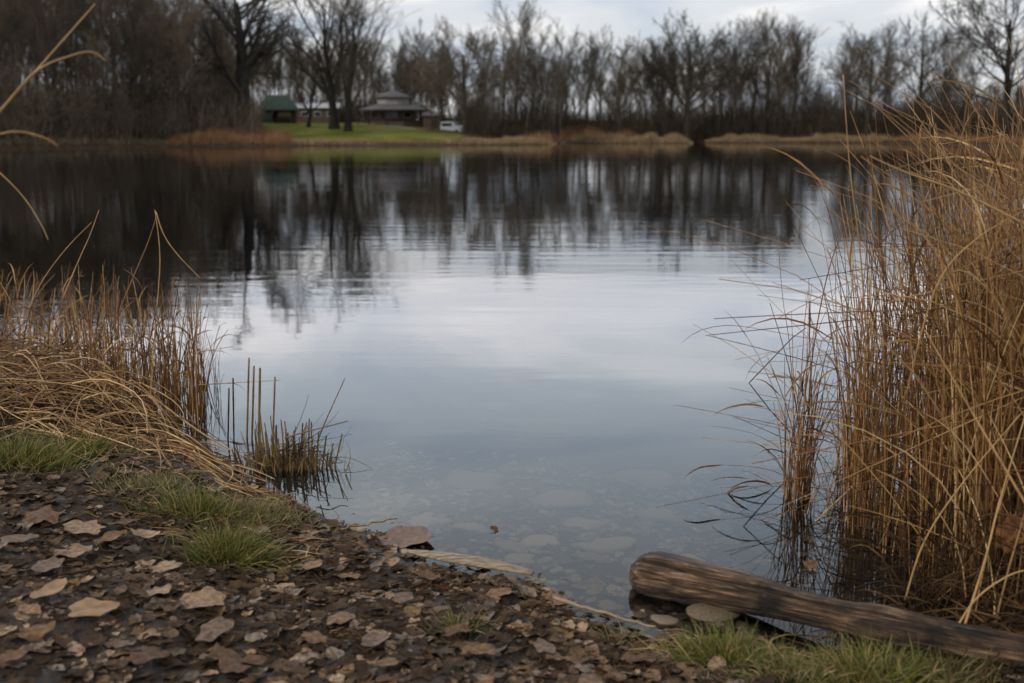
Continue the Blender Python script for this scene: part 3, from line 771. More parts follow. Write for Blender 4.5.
# ------------------------------------------------------------------ reeds
def stems(g, base, Ls, lean, leandir, bendv, k=8, kink=None, wig=.02, droop=.0):
    """centre lines: base (n,3); lean angle; leandir azimuth; bendv (n,3) total bend added to the direction"""
    n = len(base)
    d = np.stack([np.sin(lean) * np.cos(leandir), np.sin(lean) * np.sin(leandir), np.cos(lean)], 1)
    pts = [base]
    kj = g.integers(2, k - 1, n); kd = norm(np.stack([g.normal(size=n), g.normal(size=n) * .6, g.uniform(-.9, .3, n)], 1))
    kon = (g.random(n) < (kink or 0))
    for s in range(k - 1):
        d = norm(d + bendv / (k - 1) * (1 + s * .25) + g.normal(size=d.shape) * wig)
        dd = np.where((kon & (s >= kj))[:, None], norm(d * .3 + kd), d)
        pts.append(pts[-1] + dd * (Ls / (k - 1))[:, None])
    return np.stack(pts, 1)
def leaves_on(g, P, nper, Lr, wr, droop=.9, k=7, tmin=.25):
    n, kp, _ = P.shape
    t = tmin + (1 - tmin) * g.random((n, nper)); f = t * (kp - 1); i = np.clip(f.astype(int), 0, kp - 2); u = (f - i)[..., None]
    ar = np.arange(n)[:, None]
    st = (P[ar, i] * (1 - u) + P[ar, i + 1] * u).reshape(-1, 3); tan = norm(P[ar, i + 1] - P[ar, i]).reshape(-1, 3)
    m_ = len(st); az = g.uniform(0, 6.28, m_); out_ = np.stack([np.cos(az), np.sin(az), np.zeros(m_)], 1)
    d = norm(tan + out_ * g.uniform(.15, .6, (m_, 1))); Ls = g.uniform(*Lr, m_)
    pts = [st]; dr = g.uniform(.2, 1, m_) * droop
    for s in range(k - 1):
        d = norm(d + np.stack([out_[:, 0] * .08, out_[:, 1] * .08, -dr * (s + 1) / k * .55], 1) + g.normal(size=d.shape) * .05)
        pts.append(pts[-1] + d * (Ls / (k - 1))[:, None])
    P2 = np.stack(pts, 1); w0 = g.uniform(*wr, m_)
    Wd = w0[:, None] * np.array([.5, .9, 1, .9, .7, .4, .08])[None]
    side = norm(np.cross(norm(P2[:, 2] - P2[:, 0]), g.normal(size=(m_, 3))))
    return P2, Wd, side
def px_bases(g, polypx, n, zfun=True):
    """random points inside a quad given in ground pixels (bilinear)"""
    q = [U(*p)[:2] for p in polypx]
    u = g.random(n)[:, None]; v = g.random(n)[:, None]
    p = (q[0] * (1 - u) + q[1] * u) * (1 - v) + (q[3] * (1 - u) + q[2] * u) * v
    z = np.minimum(height(p[:, 0], p[:, 1]), 1)
    return np.stack([p[:, 0], p[:, 1], z - .02], 1)
RT = np.linspace(1, .35, 8)[None]

def reed_patch(name, seed, quad, n, L0, L1, label, lean=.10, bend=(0, 0, 0), bsd=.25, kink=.15, mat='reed', leafn=1, r=(.0016, .0034), leafL=(.2, .5), leanto=None, cat='reeds'):
    g = np.random.default_rng(seed)
    base = px_bases(g, quad, n)
    Ls = g.uniform(L0, L1, n) * np.where(g.random(n) < .25, g.uniform(.4, .8, n), 1)
    az = g.uniform(0, 6.28, n) if leanto is None else leanto + g.normal(size=n) * .8
    b_ = np.array(bend)[None] + g.normal(size=(n, 3)) * bsd * np.array([1, .7, .15])
    P = stems(g, base, Ls, np.abs(g.normal(size=n)) * lean, az, b_, 8, kink, .025)
    rr = g.uniform(*r, n)[:, None] * RT
    q = Geo(); q.strands(P, rr, 4)
    if leafn:
        sel = g.random(n) < .75
        P2, Wd, S = leaves_on(g, P[sel], leafn, leafL, (.0015, .0045))
        q.add(*ribbon_geo(P2, Wd, S))
    o = q.build(name, M[mat])
    return tag(o, label, cat, kind='stuff')

# right reeds
reed_patch('reed_bed', 11, [(925, 585), (1130, 640), (1240, 470), (925, 450)], 1250, 1.05, 1.60, 'tall dense brown reed bed filling the right edge', lean=.05, bend=(.02, 0, 0), bsd=.14, kink=.22, leafn=1, leafL=(.15, .4), r=(.0018, .0038))
reed_patch('reed_bed', 12, [(850, 535), (925, 585), (940, 455), (836, 470)], 260, .75, 1.45, 'thinner tall reeds standing in the water left of the dense bed', lean=.05, bend=(.0, 0, 0), bsd=.13, kink=.22, leafn=1, leafL=(.1, .3), r=(.0018, .0036))
reed_patch('reed_bed', 13, [(784, 500), (806, 503), (810, 482), (786, 480)], 46, .40, .95, 'narrow upright reed clump at the left tip of the right reeds', lean=.05, bend=(.06, 0, 0), bsd=.15, kink=.05, leafn=1, r=(.0018, .0034), leafL=(.1, .3))
reed_patch('reed_bed', 14, [(790, 520), (905, 540), (900, 445), (790, 455)], 95, .25, .75, 'sparse fine reeds and loops between the clumps at right', lean=.25, bend=(.05, 0, -.2), bsd=.6, kink=.5, leafn=1, r=(.0009, .002), leafL=(.1, .25))
reed_patch('reed_thatch', 15, [(905, 620), (1150, 680), (1200, 470), (920, 480)], 1500, .15, .5, 'reed litter with shade painted into its colour around the feet of the right reeds', lean=.7, bend=(0, 0, -.3), bsd=.5, kink=.4, mat='reed_dark', leafn=1, cat='reed litter', leafL=(.1, .25))  # litter colour kept dark in place of the shadow at the reed feet
reed_patch('arching_reeds', 26, [(975, 600), (1170, 620), (1260, 500), (985, 470)], 150, 1.25, 1.75, 'arching broken reeds tangled over the top of the right bed', lean=.13, bend=(-.25, -.02, -.28), bsd=.32, kink=.25, mat='reed_pale', leafn=1, leafL=(.2, .45))
reed_patch('arching_reeds', 36, [(1010, 600), (1200, 620), (1270, 500), (1020, 470)], 110, 1.45, 1.95, 'highest arching reeds over the upper right corner of the bed', lean=.10, bend=(-.28, -.02, -.30), bsd=.30, kink=.3, mat='reed_pale', leafn=1, leafL=(.2, .45))
reed_patch('crossing_reeds', 18, [(930, 590), (1130, 620), (1240, 480), (940, 450)], 170, .9, 1.65, 'leaning stems crossing each other in the right reed bed', lean=.32, bend=(0, 0, -.1), bsd=.25, kink=.2, mat='reed_pale', leafn=0, r=(.0015, .0032))
reed_patch('bent_reeds', 17, [(960, 640), (1100, 670), (1150, 560), (960, 560)], 46, .5, 1.1, 'coarse bent stems fanning up from the bank at lower right', lean=.6, leanto=1.2, bend=(0, 0, -.1), bsd=.35, kink=.2, mat='reed_pale', leafn=0, r=(.002, .004))

# left reeds
reed_patch('reed_bed', 21, [(95, 432), (200, 432), (212, 378), (60, 365)], 330, .30, .72, 'upright brown reed stand in the water on the left', lean=.09, bend=(.02, 0, 0), bsd=.10, kink=.12, leafn=1, r=(.0020, .0042), leafL=(.06, .2))
reed_patch('reed_bed', 22, [(-80, 400), (100, 420), (90, 335), (-80, 325)], 380, .25, .62, 'denser leaning reeds at the left edge behind the flattened straw', lean=.38, leanto=0.3, bend=(.05, 0, -.05), bsd=.18, kink=.25, leafn=1, r=(.0022, .0045), leafL=(.08, .25))
reed_patch('reed_bed', 23, [(190, 425), (222, 432), (222, 385), (205, 375)], 26, .2, .45, 'thin dark outlying reeds at the right end of the left stand', lean=.06, bend=(0, 0, 0), bsd=.15, kink=.3, mat='reed_dark', leafn=0, r=(.0012, .0024))

def lay_straw(name, seed, quad, n, L0, L1, label, az0, azs, lift, mat='straw', r=(.0022, .0048), wet=-.10):
    g = np.random.default_rng(seed)
    b_ = px_bases(g, quad, n); Ls = g.uniform(L0, L1, n); az = az0 + g.normal(size=n) * azs
    k = 8; cur = g.normal(size=n) * .6
    x, y = b_[:, 0].copy(), b_[:, 1].copy(); P = []
    hgt = g.random(n) ** 1.5 * lift; arch = g.random(n) * lift * .6
    for s in range(k):
        t = s / (k - 1)
        z = np.maximum(height(x, y), 0.0) + .004 + hgt * (1 - .6 * t) + arch * math.sin(math.pi * t)
        P.append(np.stack([x, y, z], 1))
        a = az + cur * (t - .5)
        x = x + np.cos(a) * Ls / (k - 1); y = y + np.sin(a) * Ls / (k - 1)
    P = np.stack(P, 1)
    sg = np.minimum(signed(P[:, -1, 0], P[:, -1, 1]), signed(P[:, 4, 0], P[:, 4, 1])); P = P[sg > wet]; n = len(P)
    P[:, 1:-1, 2] = (P[:, :-2, 2] + P[:, 1:-1, 2] * 2 + P[:, 2:, 2]) / 4
    q = Geo(); q.strands(P, g.uniform(*r, n)[:, None] * RT, 4)
    return tag(q.build(name, M[mat]), label, 'straw', kind='stuff')
lay_straw('flattened_straw', 30, [(-120, 445), (190, 460), (170, 395), (-120, 360)], 1100, .2, .6, 'straw underlayer coloured dark as shade in the gaps of the flattened straw', -.3, 1.2, .05, 'reed_dark')  # dark layer added so the gaps in the pile look shaded
lay_straw('flattened_straw', 31, [(-140, 440), (165, 455), (160, 385), (-140, 350)], 1050, .3, .8, 'thick mat of flattened pale straw on the left bank', -.35, 1.0, .22)
lay_straw('flattened_straw', 32, [(0, 465), (235, 482), (215, 440), (-20, 410)], 420, .2, .6, 'thinner straw fanning down the left bank to the water', -.55, .7, .05)
lay_straw('flattened_straw', 33, [(170, 500), (320, 520), (290, 490), (200, 455)], 110, .12, .35, 'wet straw along the waterline below the stubble clump', -.4, .9, .02, 'straw', (.0015, .003), -.06)
lay_straw('ground_twigs', 34, [(-60, 683), (680, 690), (560, 600), (-20, 490)], 900, .02, .16, 'short dark twigs and stalks scattered through the leaf litter', 0, 3, .012, 'reed_dark', (.001, .0028))
lay_straw('flattened_straw', 35, [(900, 665), (1060, 700), (1060, 640), (930, 640)], 220, .1, .4, 'broken dark straw on the bank at the lower right corner', 2.6, 1.2, .06, 'reed_dark')

# single stalks one can point to: (label, points in (px, py, Y), radius, material)
def stalk(label, pts, r=.0026, mat='reed_pale', name='reed_stalk', taper=.5, leaf=False, head=False, grp=None):
    q = np.array([UD(px, py, Y) for px, py, Y in pts])
    n = len(q); t = np.linspace(0, n - 1, (n - 1) * 6 + 1)
    if n > 2 and not (len(pts[0]) > 3):
        # smooth through the points
        C = []
        for tt in t:
            i = min(int(tt), n - 2); u = tt - i
            p0 = q[max(i - 1, 0)]; p1 = q[i]; p2 = q[i + 1]; p3 = q[min(i + 2, n - 1)]
            C.append(.5 * ((2 * p1) + (-p0 + p2) * u + (2 * p0 - 5 * p1 + 4 * p2 - p3) * u * u + (-p0 + 3 * p1 - 3 * p2 + p3) * u ** 3))
        q = np.array(C)
    org = q[0].copy()
    g = Geo(); g.tube(q - org, r * np.linspace(1, taper, len(q)), 6)
    o = g.build(name, M[mat], None, True); o.location = org
    tag(o, label, 'reed stalk', grp)
    return o
def kinked(label, pts, r=.0024, mat='reed', name='reed_stalk'):
    q = []
    P3 = [UD(*p) for p in pts]
    for a, b_ in zip(P3[:-1], P3[1:]):
        for u in (.0, .06, .5, .94): q.append(a * (1 - u) + b_ * u)
    q.append(P3[-1]); q = np.array(q); org = q[0].copy()
    g = Geo(); g.tube(q - org, r * np.linspace(1, .6, len(q)), 6)
    o = g.build(name, M[mat], None, True); o.location = org
    return tag(o, label, 'reed stalk')
def wy(px, py): return U(px, py)[1]
stalk('long straight pale stalk rising highest from the upper left edge', [(-60, 190, 2.6), (0, 112, 2.6), (50, 55, 2.62), (95, 4, 2.65)], .0028)
stalk('pale stalk arching over near the top of the left edge', [(-60, 170, 2.5), (-5, 116, 2.5), (35, 72, 2.5), (70, 56, 2.5), (92, 52, 2.5), (106, 61, 2.5)], .0024)
stalk('drooping pale stalk low against the left wood', [(-50, 150, 2.4), (0, 134, 2.4), (22, 132, 2.4), (45, 138, 2.4), (58, 146, 2.4)], .0018)
stalk('pale stalk curving down over the dark water at the left edge', [(-40, 140, 3), (0, 173, 3), (25, 199, 3), (42, 226, 3), (48, 240, 3)], .0022)
stalk('pale stalk slanting up above the left reeds, tallest of them', [(62, 300, 6), (78, 262, 6), (90, 235, 6), (99, 210, 6)], .0035)
stalk('long stalk leaning right across the left reeds', [(20, 330, 6.2), (40, 285, 6.2), (65, 250, 6.2), (92, 222, 6.2)], .003)
stalk('upright stalk forming the point of the left reed stand', [(150, 400, wy(150, 425)), (155, 330, 5.6), (160, 260, 5.6), (155, 210, 5.6)], .004)
stalk('stalk leaning left to meet the point of the left reed stand', [(112, 330, 5.7), (130, 285, 5.7), (147, 245, 5.7), (156, 218, 5.7)], .004, 'reed')
stalk('bent stalk falling right from the point of the left reed stand', [(156, 212, 5.6), (164, 235, 5.6), (178, 255, 5.6), (200, 278, 5.6)], .0035)
kinked('thin dark stalk bent into a sharp angle at the left tip of the right reeds', [(790, 432, 4.8), (770, 410, 4.8), (749, 383, 4.8), (792, 338, 4.85), (806, 328, 4.9)], .003, 'reed_dark')
stalk('single long stalk standing apart and highest left of the right reeds', [(866, 330, 3.6), (860, 250, 3.55), (850, 170, 3.5), (843, 75, 3.45)], .0028)
stalk('pale stalk crossing the whole top of the right reeds', [(1040, 232, 3.0), (960, 192, 3.0), (905, 172, 3.0), (870, 156, 3.0)], .0036, taper=.4)
stalk('thick pale stem slanting down through the right reeds to the bank', [(1035, 520, 2.75), (1000, 460, 2.8), (965, 400, 2.85), (925, 330, 2.9)], .0036, taper=.4)
stalk('pale stem slanting up left to right behind the upper right tangle', [(1040, 280, 3.4), (985, 225, 3.4), (930, 160, 3.4), (880, 110, 3.4)], .003, taper=.25)
stalk('curved pale stem arching over the middle of the right reeds', [(905, 400, 3.4), (935, 290, 3.3), (975, 240, 3.3), (1035, 205, 3.3)], .0033)
stalk('arching stalk along the left outline of the right reeds', [(806, 480, 4.5), (812, 360, 4.5), (835, 250, 4.5), (870, 200, 4.5)], .0032, 'reed')
stalk('thin upright stalk on open water left of the right reeds', [(795, 440, 4.7), (790, 350, 4.7), (783, 300, 4.7), (779, 252, 4.7)], .0018, 'reed')
stalk('coarse stem lying from the log up into the right reeds', [(960, 640, 2.8), (985, 560, 2.9), (1000, 500, 3.0), (1030, 400, 3.1)], .0036)
stalk('bowed stem from the bank below the right reeds', [(950, 640, 2.75), (975, 600, 2.8), (1010, 575, 2.8), (1040, 568, 2.8)], .0034)
stalk('pale stem leaning left in front of the dark gap in the right reeds', [(905, 600, 3.1), (925, 540, 3.1), (965, 480, 3.1), (1020, 415, 3.1)], .0032)

# cut stubble clump
def stub_at(px, py, tx, ty, r, label, mat='stub'):
    b_ = U(px, py, 0); Y = b_[1]; top = UD(tx, ty, Y)
    g = Geo(); n = 7
    pts = [(b_ + (top - b_) * u) - b_ for u in np.linspace(-.12, 1, n)]
    rad = [r * (1.15 if i in (2, 4) else 1.0) for i in range(n)]
    g.tube(pts, rad, 7); o = g.build('reed_stub', M[mat], None, True); o.location = b_
    return tag(o, label, 'reed stub')
stub_at(228, 442, 229, 388, .0035, 'thin cut reed stub farthest left of the row before the clump', 'reed_dark')
stub_at(234, 443, 233, 378, .0035, 'thin cut reed stub second in the row left of the clump', 'reed_dark')
stub_at(247, 438, 249, 358, .0042, 'tallest dark cut reed stub left of the stubble clump')
stub_at(252, 440, 254, 366, .0045, 'tall thick cut reed stub beside the tallest one')
stub_at(259, 440, 260, 368, .0055, 'thickest tan cut reed stub beside the tall pair')
stub_at(273, 440, 275, 377, .0040, 'tall cut reed stub rising from the left of the clump')
def stubble():
    g = np.random.default_rng(5)
    c = U(288, 466, 0)
    r = empty('reed_stubble_clump', tuple(c), 'clump of short cut reed stubble standing in the water near the left bank', 'reed stubble')
    n = 110
    x = g.normal(size=n) * .10; y = g.normal(size=n) * .06
    bz = np.full(n, -.04)
    base = np.stack([x, y, bz], 1)
    Ls = g.uniform(.07, .23, n)
    d = norm(np.stack([x * 1.1 + g.normal(size=n) * .1, y * .7 + g.normal(size=n) * .1, np.ones(n)], 1))
    P = base[:, None] + d[:, None] * (Ls[:, None] * np.linspace(0, 1, 4)[None])[..., None]
    q = Geo(); q.strands(P, g.uniform(.002, .0045, n)[:, None] * np.array([[1, 1, .95, .8]]), 6); tag(q.build('stubble', M['stub'], r), kind='stuff')
    # fallen spread stems on the right
    n = 40
    base = np.stack([g.normal(size=n) * .05 + .03, g.normal(size=n) * .04, g.uniform(.0, .1, n)], 1)
    P = stems(g, base, g.uniform(.12, .32, n), g.uniform(1.0, 1.75, n), g.normal(size=n) * .8 - .4, g.normal(size=(n, 3)) * .5, 8, .3, .04)
    P[..., 2] = np.maximum(P[..., 2], .002)
    q = Geo(); q.strands(P, g.uniform(.001, .0022, n)[:, None] * RT, 4); tag(q.build('fallen_blades', M['reed_dark'], r), kind='stuff')
    n = 300
    x = g.normal(size=n) * .09; y = g.normal(size=n) * .06
    base = np.stack([x, y, np.zeros(n)], 1)
    P = stems(g, base, g.uniform(.05, .13, n), np.abs(g.normal(size=n)) * .6, g.uniform(0, 6.28, n), g.normal(size=(n, 3)) * .3, 8, .2, .05)
    q = Geo(); q.strands(P, g.uniform(.0008, .002, n)[:, None] * RT, 3); tag(q.build('fine_blades', M['stub'], r), kind='stuff')
stubble()
stalk('stalk slanting up right out of the stubble clump', [(318, 440, 4.55), (326, 420, 4.5), (336, 398, 4.5), (345, 378, 4.5)], .003, 'stub')
stalk('pale stem lying right across the top of the stubble clump', [(285, 438, 4.55), (305, 432, 4.5), (325, 427, 4.45), (348, 421, 4.4)], .0042, 'stub')
stalk('dark stalk trailing down right from the stubble clump over the water', [(315, 445, 4.5), (328, 465, 4.35), (340, 485, 4.25), (348, 501, 4.15)], .0026, 'reed_dark')
stalk('long pale stem sloping from the straw down to the stubble clump', [(150, 395, 5.2), (190, 425, 4.9), (225, 447, 4.75), (265, 466, 4.55)], .005)
stalk('second pale stem sloping across the straw beside the long one', [(100, 430, 4.9), (150, 440, 4.8), (190, 452, 4.7), (235, 462, 4.6)], .004)

# ------------------------------------------------------------------ leaves
def leaf_geo(g, n, cx_, cy_, cz, size, tilt=.25, lobes=None):
    """n lobed leaves; each an outline fan with a raised rim and midrib fold"""
    K = 26
    th = np.linspace(0, 2 * math.pi, K, endpoint=False)[None]
    ph = g.uniform(0, 6.28, (n, 1))
    kind = g.random((n, 1))
    lob = 1 + np.where(kind < .65, .105, .05) * np.cos(th * np.where(kind < .35, 7, 5) + np.where(kind < .35, 0, ph)) + .04 * np.sin(th * 9 + ph) + .02 * np.sin(th * 13 + ph * 2) + .08 * np.cos(th * 3 + ph * 3)
    asp = g.uniform(.55, .85, (n, 1))
    rx = np.cos(th) * lob * (1 + .12 * np.cos(th)); ry = np.sin(th) * lob * asp
    rings = []
    cu = g.normal(size=(n, 1)) * .12; cv = g.normal(size=(n, 1)) * .14; wv = g.uniform(.02, .08, (n, 1)); fold = g.uniform(-.05, .22, (n, 1))
    for f in (.5, 1.0):
        X = rx * f; Y = ry * f
        Z = cu * X * X + cv * Y * Y * 1.5 + wv * f * f * np.sin(th * 5 + ph) + fold * np.abs(Y) + (.015 * np.cos(th * 9) if f < 1 else 0)
        rings.append(np.stack([X, Y, Z], -1))
    ctr = np.zeros((n, 1, 3))
    V = np.concatenate([ctr] + rings, 1) * size[:, None, None]
    a = g.uniform(0, 6.28, n); tx = g.normal(size=n) * tilt; ty = g.normal(size=n) * tilt
    def rot(V, ax, an):
        c, s = np.cos(an)[:, None], np.sin(an)[:, None]
        i, j = [(1, 2), (0, 2), (0, 1)][ax]
        A, B = V[..., i].copy(), V[..., j].copy(); V[..., i] = A * c - B * s; V[..., j] = A * s + B * c
    rot(V, 0, tx); rot(V, 1, ty); rot(V, 2, a)
    V = V + np.stack([cx_, cy_, cz], 1)[:, None]
    m_ = 1 + 2 * K
    k = np.arange(K); k2 = (k + 1) % K; off = (np.arange(n) * m_)[:, None, None]
    T = (np.stack([np.zeros(K, int), 1 + k, 1 + k2], -1)[None] + off).reshape(-1, 3)
    Q = (np.stack([1 + k, 1 + K + k, 1 + K + k2, 1 + k2], -1)[None] + off).reshape(-1, 4)
    return V.reshape(-1, 3), [T, Q]
def litter(name, seed, quad, n, s0, s1, mat, label, cond=None, dz=.004):
    g = np.random.default_rng(seed)
    p = px_bases(g, quad, n)
    s = signed(p[:, 0], p[:, 1]); keep = (s > -.03) & (g.random(n) < .35 + vnoise(p[:, 0], p[:, 1], 5, seed))
    if cond is not None: keep &= cond(p, s)
    p = p[keep]; n = len(p)
    V, F_ = leaf_geo(g, n, p[:, 0], p[:, 1], p[:, 2] + .018 + dz + g.random(n) * .006, s0 + (s1 - s0) * g.random(n) ** 1.6, .14)
    q = Geo(); q.add(V, F_); tag(q.build(name, M[mat]), label, 'leaf litter', kind='stuff')
Q_ALL = [(-250, 760), (820, 760), (700, 560), (-80, 455)]
litter('leaf_litter', 41, Q_ALL, 5200, .006, .034, 'leaf_dark', 'dark rotten leaf layer covering the muddy bank')
litter('leaf_litter', 42, Q_ALL, 3400, .006, .036, 'leaf', 'brown fallen leaves scattered over the muddy bank')
litter('leaf_crumbs', 45, Q_ALL, 9000, .002, .008, 'leaf_dark', 'fine crumbs of rotted leaf and bark on the mud', dz=-.006)
litter('leaf_crumbs', 46, Q_ALL, 2600, .002, .008, 'leaf', 'pale crumbs of leaf and stalk on the mud', dz=-.004)
litter('leaf_litter', 43, [(840, 760), (1150, 760), (1100, 600), (900, 640)], 500, .015, .04, 'leaf', 'brown leaves on the bank behind the right grass tufts')
litter('leaf_litter', 44, [(120, 480), (340, 540), (250, 460), (150, 420)], 260, .012, .035, 'leaf', 'leaves caught in the straw on the left bank')

big = [(40, 522, 46, 'tan curled leaf with a raised tip near the left edge'), (83, 535, 48, 'broad pink brown leaf with crumpled middle above the centre of the left bank'), (125, 531, 30, 'flat pale leaf right of the broad crumpled leaf'),
       (110, 545, 38, 'dull pink leaf below the flat pale one'), (148, 543, 30, 'small rounded leaf at the right end of the upper leaf row'), (20, 545, 40, 'flat dark pink leaf at the left edge'),
       (52, 598, 46, 'pale tan leaf touching the ochre curled leaf'), (90, 617, 48, 'ochre leaf with curled edge, the most yellow on the left bank'), (160, 597, 42, 'folded leaf with two lobes left of the large lobed leaf'),
       (203, 609, 54, 'large lobed pink brown leaf below the grass tufts'), (215, 637, 52, 'pale butterfly shaped leaf below the large lobed leaf'), (238, 672, 52, 'wide grey pink leaf at the bottom edge'),
       (48, 575, 40, 'grey wet leaf at mid left'), (75, 560, 40, 'wet grey leaf under the upper leaf row'), (165, 575, 30, 'small upright leaf left of the grass tuft'),
       (315, 645, 34, 'pale small leaf near the bottom centre left'), (375, 650, 40, 'tan leaf with dark underside at bottom centre'), (388, 672, 26, 'rounded pale leaf at the bottom edge centre'),
       (340, 625, 36, 'long pale leaf in the litter below the small grass'), (312, 573, 24, 'small oval leaf right of the grass tufts'), (403, 605, 26, 'oval tan leaf in the middle of the litter'),
       (250, 672, 30, 'pale leaf half out of the bottom edge'), (10, 668, 40, 'orange brown leaf in the bottom left corner'), (35, 640, 34, 'small brown leaf above the bottom left corner'),
       (640, 668, 40, 'wet brown leaf left of the right grass tufts'), (545, 655, 34, 'tan leaf on the mud at bottom centre right'), (455, 640, 34, 'crumpled leaf at lower centre'),
       (500, 600, 30, 'flat leaf at the waterline below the pale driftwood'), (350, 582, 26, 'small pale leaf above the middle litter'), (430, 585, 30, 'dark pink leaf behind the pale driftwood'),
       (480, 660, 38, 'dull brown leaf near the bottom centre'), (150, 665, 42, 'dark brown leaf near the bottom left'), (590, 690, 40, 'tan leaf cut by the bottom edge')]
for i, (px, py, wpx, lab) in enumerate(big):
    g = np.random.default_rng(600 + i)
    p = G(px, py); size = wpx / F * math.hypot(p[1], CAMZ) * .46
    V, F_ = leaf_geo(g, 1, np.zeros(1), np.zeros(1), np.zeros(1), np.array([size]), .07)
    q = Geo(); q.add(V, F_)
    mat = 'leaf_obj'
    if 'ochre' in lab: mat = plain('ochre_leaf', (.26, .155, .075), .5, 25, .4)
    o = q.build('fallen_leaf', M[mat] if isinstance(mat, str) else mat, None, True); o.location = (p[0], p[1], p[2] + .024)
    tag(o, lab, 'leaf', 'large fallen leaves on the bank')
def special_leaf(px, py, wpx, lab, mat, seed, z=None, tilt=.2):
    g = np.random.default_rng(seed); p = G(px, py) if z is None else U(px, py, z)
    size = wpx / F * math.hypot(p[1], CAMZ) * .5
    V, F_ = leaf_geo(g, 1, np.zeros(1), np.zeros(1), np.zeros(1), np.array([size]), tilt)
    q = Geo(); q.add(V, F_); o = q.build('fallen_leaf', M[mat], None, True); o.location = (p[0], p[1], p[2] + (.02 if z is None else 0)); o.scale = (1, 1, .45 if seed in (71, 72) else 1); tag(o, lab, 'leaf')
special_leaf(405, 538, 64, 'large wet rust brown leaf at the water edge above the driftwood', 'leaf_rust', 71, .012, .04)
special_leaf(545, 600, 44, 'orange brown leaf at the waterline right of the driftwood', 'leaf_orange', 72, .012, .1)
special_leaf(1012, 535, 46, 'large rust leaf caught in the reeds at the right edge', 'leaf_orange', 73, .25, .9)
special_leaf(538, 577, 14, 'tiny dark curled leaf at the right tip of the driftwood', 'leaf_dark', 74, .012, .7)
special_leaf(810, 565, 14, 'tiny red brown leaf floating behind the log', 'leaf_rust', 75, .01, .3)
special_leaf(494, 529, 9, 'tiny pale floating scrap on the open water', 'leaf_obj', 76, .006, .3)

def sunken():
    g = np.random.default_rng(88); n = 420
    p = px_bases(g, [(330, 620), (780, 650), (860, 440), (360, 440)], n)
    s_ = signed(p[:, 0], p[:, 1]); k = (s_ < -.03) & (s_ > -1.6); p = p[k]; n = len(p)
    V, F_ = leaf_geo(g, n, p[:, 0], p[:, 1], p[:, 2] + .026, g.uniform(.012, .045, n), .1)
    q = Geo(); q.add(V, F_); tag(q.build('sunken_leaves', M['leaf']), 'brown leaves sunk on the shallow lake bed', 'sunken leaves', kind='stuff')
    n = 260
    p = px_bases(g, [(300, 540), (640, 655), (640, 615), (330, 515)], n)
    s_ = signed(p[:, 0], p[:, 1]); k = (s_ < .02) & (s_ > -.10); p = p[k]; n = len(p)
    V, F_ = leaf_geo(g, n, p[:, 0], p[:, 1], np.full(n, .004), g.uniform(.003, .012, n), .1)
    q = Geo(); q.add(V, F_); tag(q.build('floating_debris', M['leaf_dark']), 'dark scraps of leaf floating along the waterline', 'debris', kind='stuff')
sunken()
# bleached driftwood sliver
def driftwood():
    a = U(408, 551, .04); b_ = U(532, 574, .018); n = 22
    r = a.copy(); g = Geo(); pts = []; K = 12
    ax = (b_ - a); Ln = np.linalg.norm(ax); ax = ax / Ln; side = norm(np.cross(ax, [0, 0, 1]))
    V = []
    for i in range(n):
        t = i / (n - 1); w_ = .036 * (math.sin(math.pi * min(1, (t * .85 + .06))) ** .8) + .001
        c = ax * Ln * t + side * .006 * math.sin(t * 5) + np.array([0, 0, .008 * math.sin(math.pi * t)])
        for k in range(K):
            th = 2 * math.pi * k / K
            V.append(c + side * w_ * math.cos(th) + np.array([0, 0, 1]) * (w_ * .30 + .001) * math.sin(th) * (1 + .2 * math.sin(t * 30 + k)))
    V = np.array(V); i = np.arange(n - 1)[:, None] * K; j = np.arange(K)[None]; j2 = (j + 1) % K
    Qd = np.stack([i + j, i + j2, i + K + j2, i + K + j], -1).reshape(-1, 4)
    g.add(V, [Qd, np.array([list(range(K))[::-1], list(range((n - 1) * K, n * K))])])
    m = plain('bleached_wood', (.27, .205, .145), .6, 22, .7, bumpd=.004, mapping=(1, 5, 1))
    o = g.build('driftwood', m, None, True); o.location = r
    tag(o, 'pale bleached spindle of driftwood lying at the waterline', 'driftwood')
driftwood()
M['stick'] = plain('bleached_stick', (.27, .195, .125), .6, 20, .4)
def stick(label, a, b_, r=.004, mat='straw', z0=None):
    p, q = G(*a), G(*b_); p[2] = max(p[2], 0) + .025; q[2] = max(q[2], 0) + .02
    n = 12; g = np.random.default_rng(int(a[0])); pts = [(p + (q - p) * t + g.normal(size=3) * .003) - p for t in np.linspace(0, 1, n)]
    gg = Geo(); gg.tube(pts, np.linspace(r, r * .55, n) * g.uniform(.9, 1.15, n), 7); o = gg.build('stick', M[mat], None, True); o.location = p; tag(o, label, 'stick')
stick('pale straight stick lying from the orange leaf to the grass tuft', (552, 607), (655, 637), .0065, 'stick')
stick('dark twig lying on the leaves near the left edge', (62, 582), (122, 572), .005, 'reed_dark')
stick('thin brown stalk pointing at the large wet leaf', (340, 536), (398, 527), .004, 'straw')
stick('dark twig in the litter at lower centre', (350, 640), (420, 668), .004, 'reed_dark')

lay_straw('dead_blades', 61, [(640, 683), (1000, 690), (960, 655), (650, 645)], 260, .04, .16, 'bleached dead grass blades lying around the right tufts', 0, 3, .02, 'straw', (.0008, .0018))
lay_straw('dead_blades', 62, [(100, 560), (330, 590), (300, 500), (120, 480)], 300, .03, .14, 'bleached dead grass blades lying around the left tufts', 0, 3, .02, 'straw', (.0008, .0018))
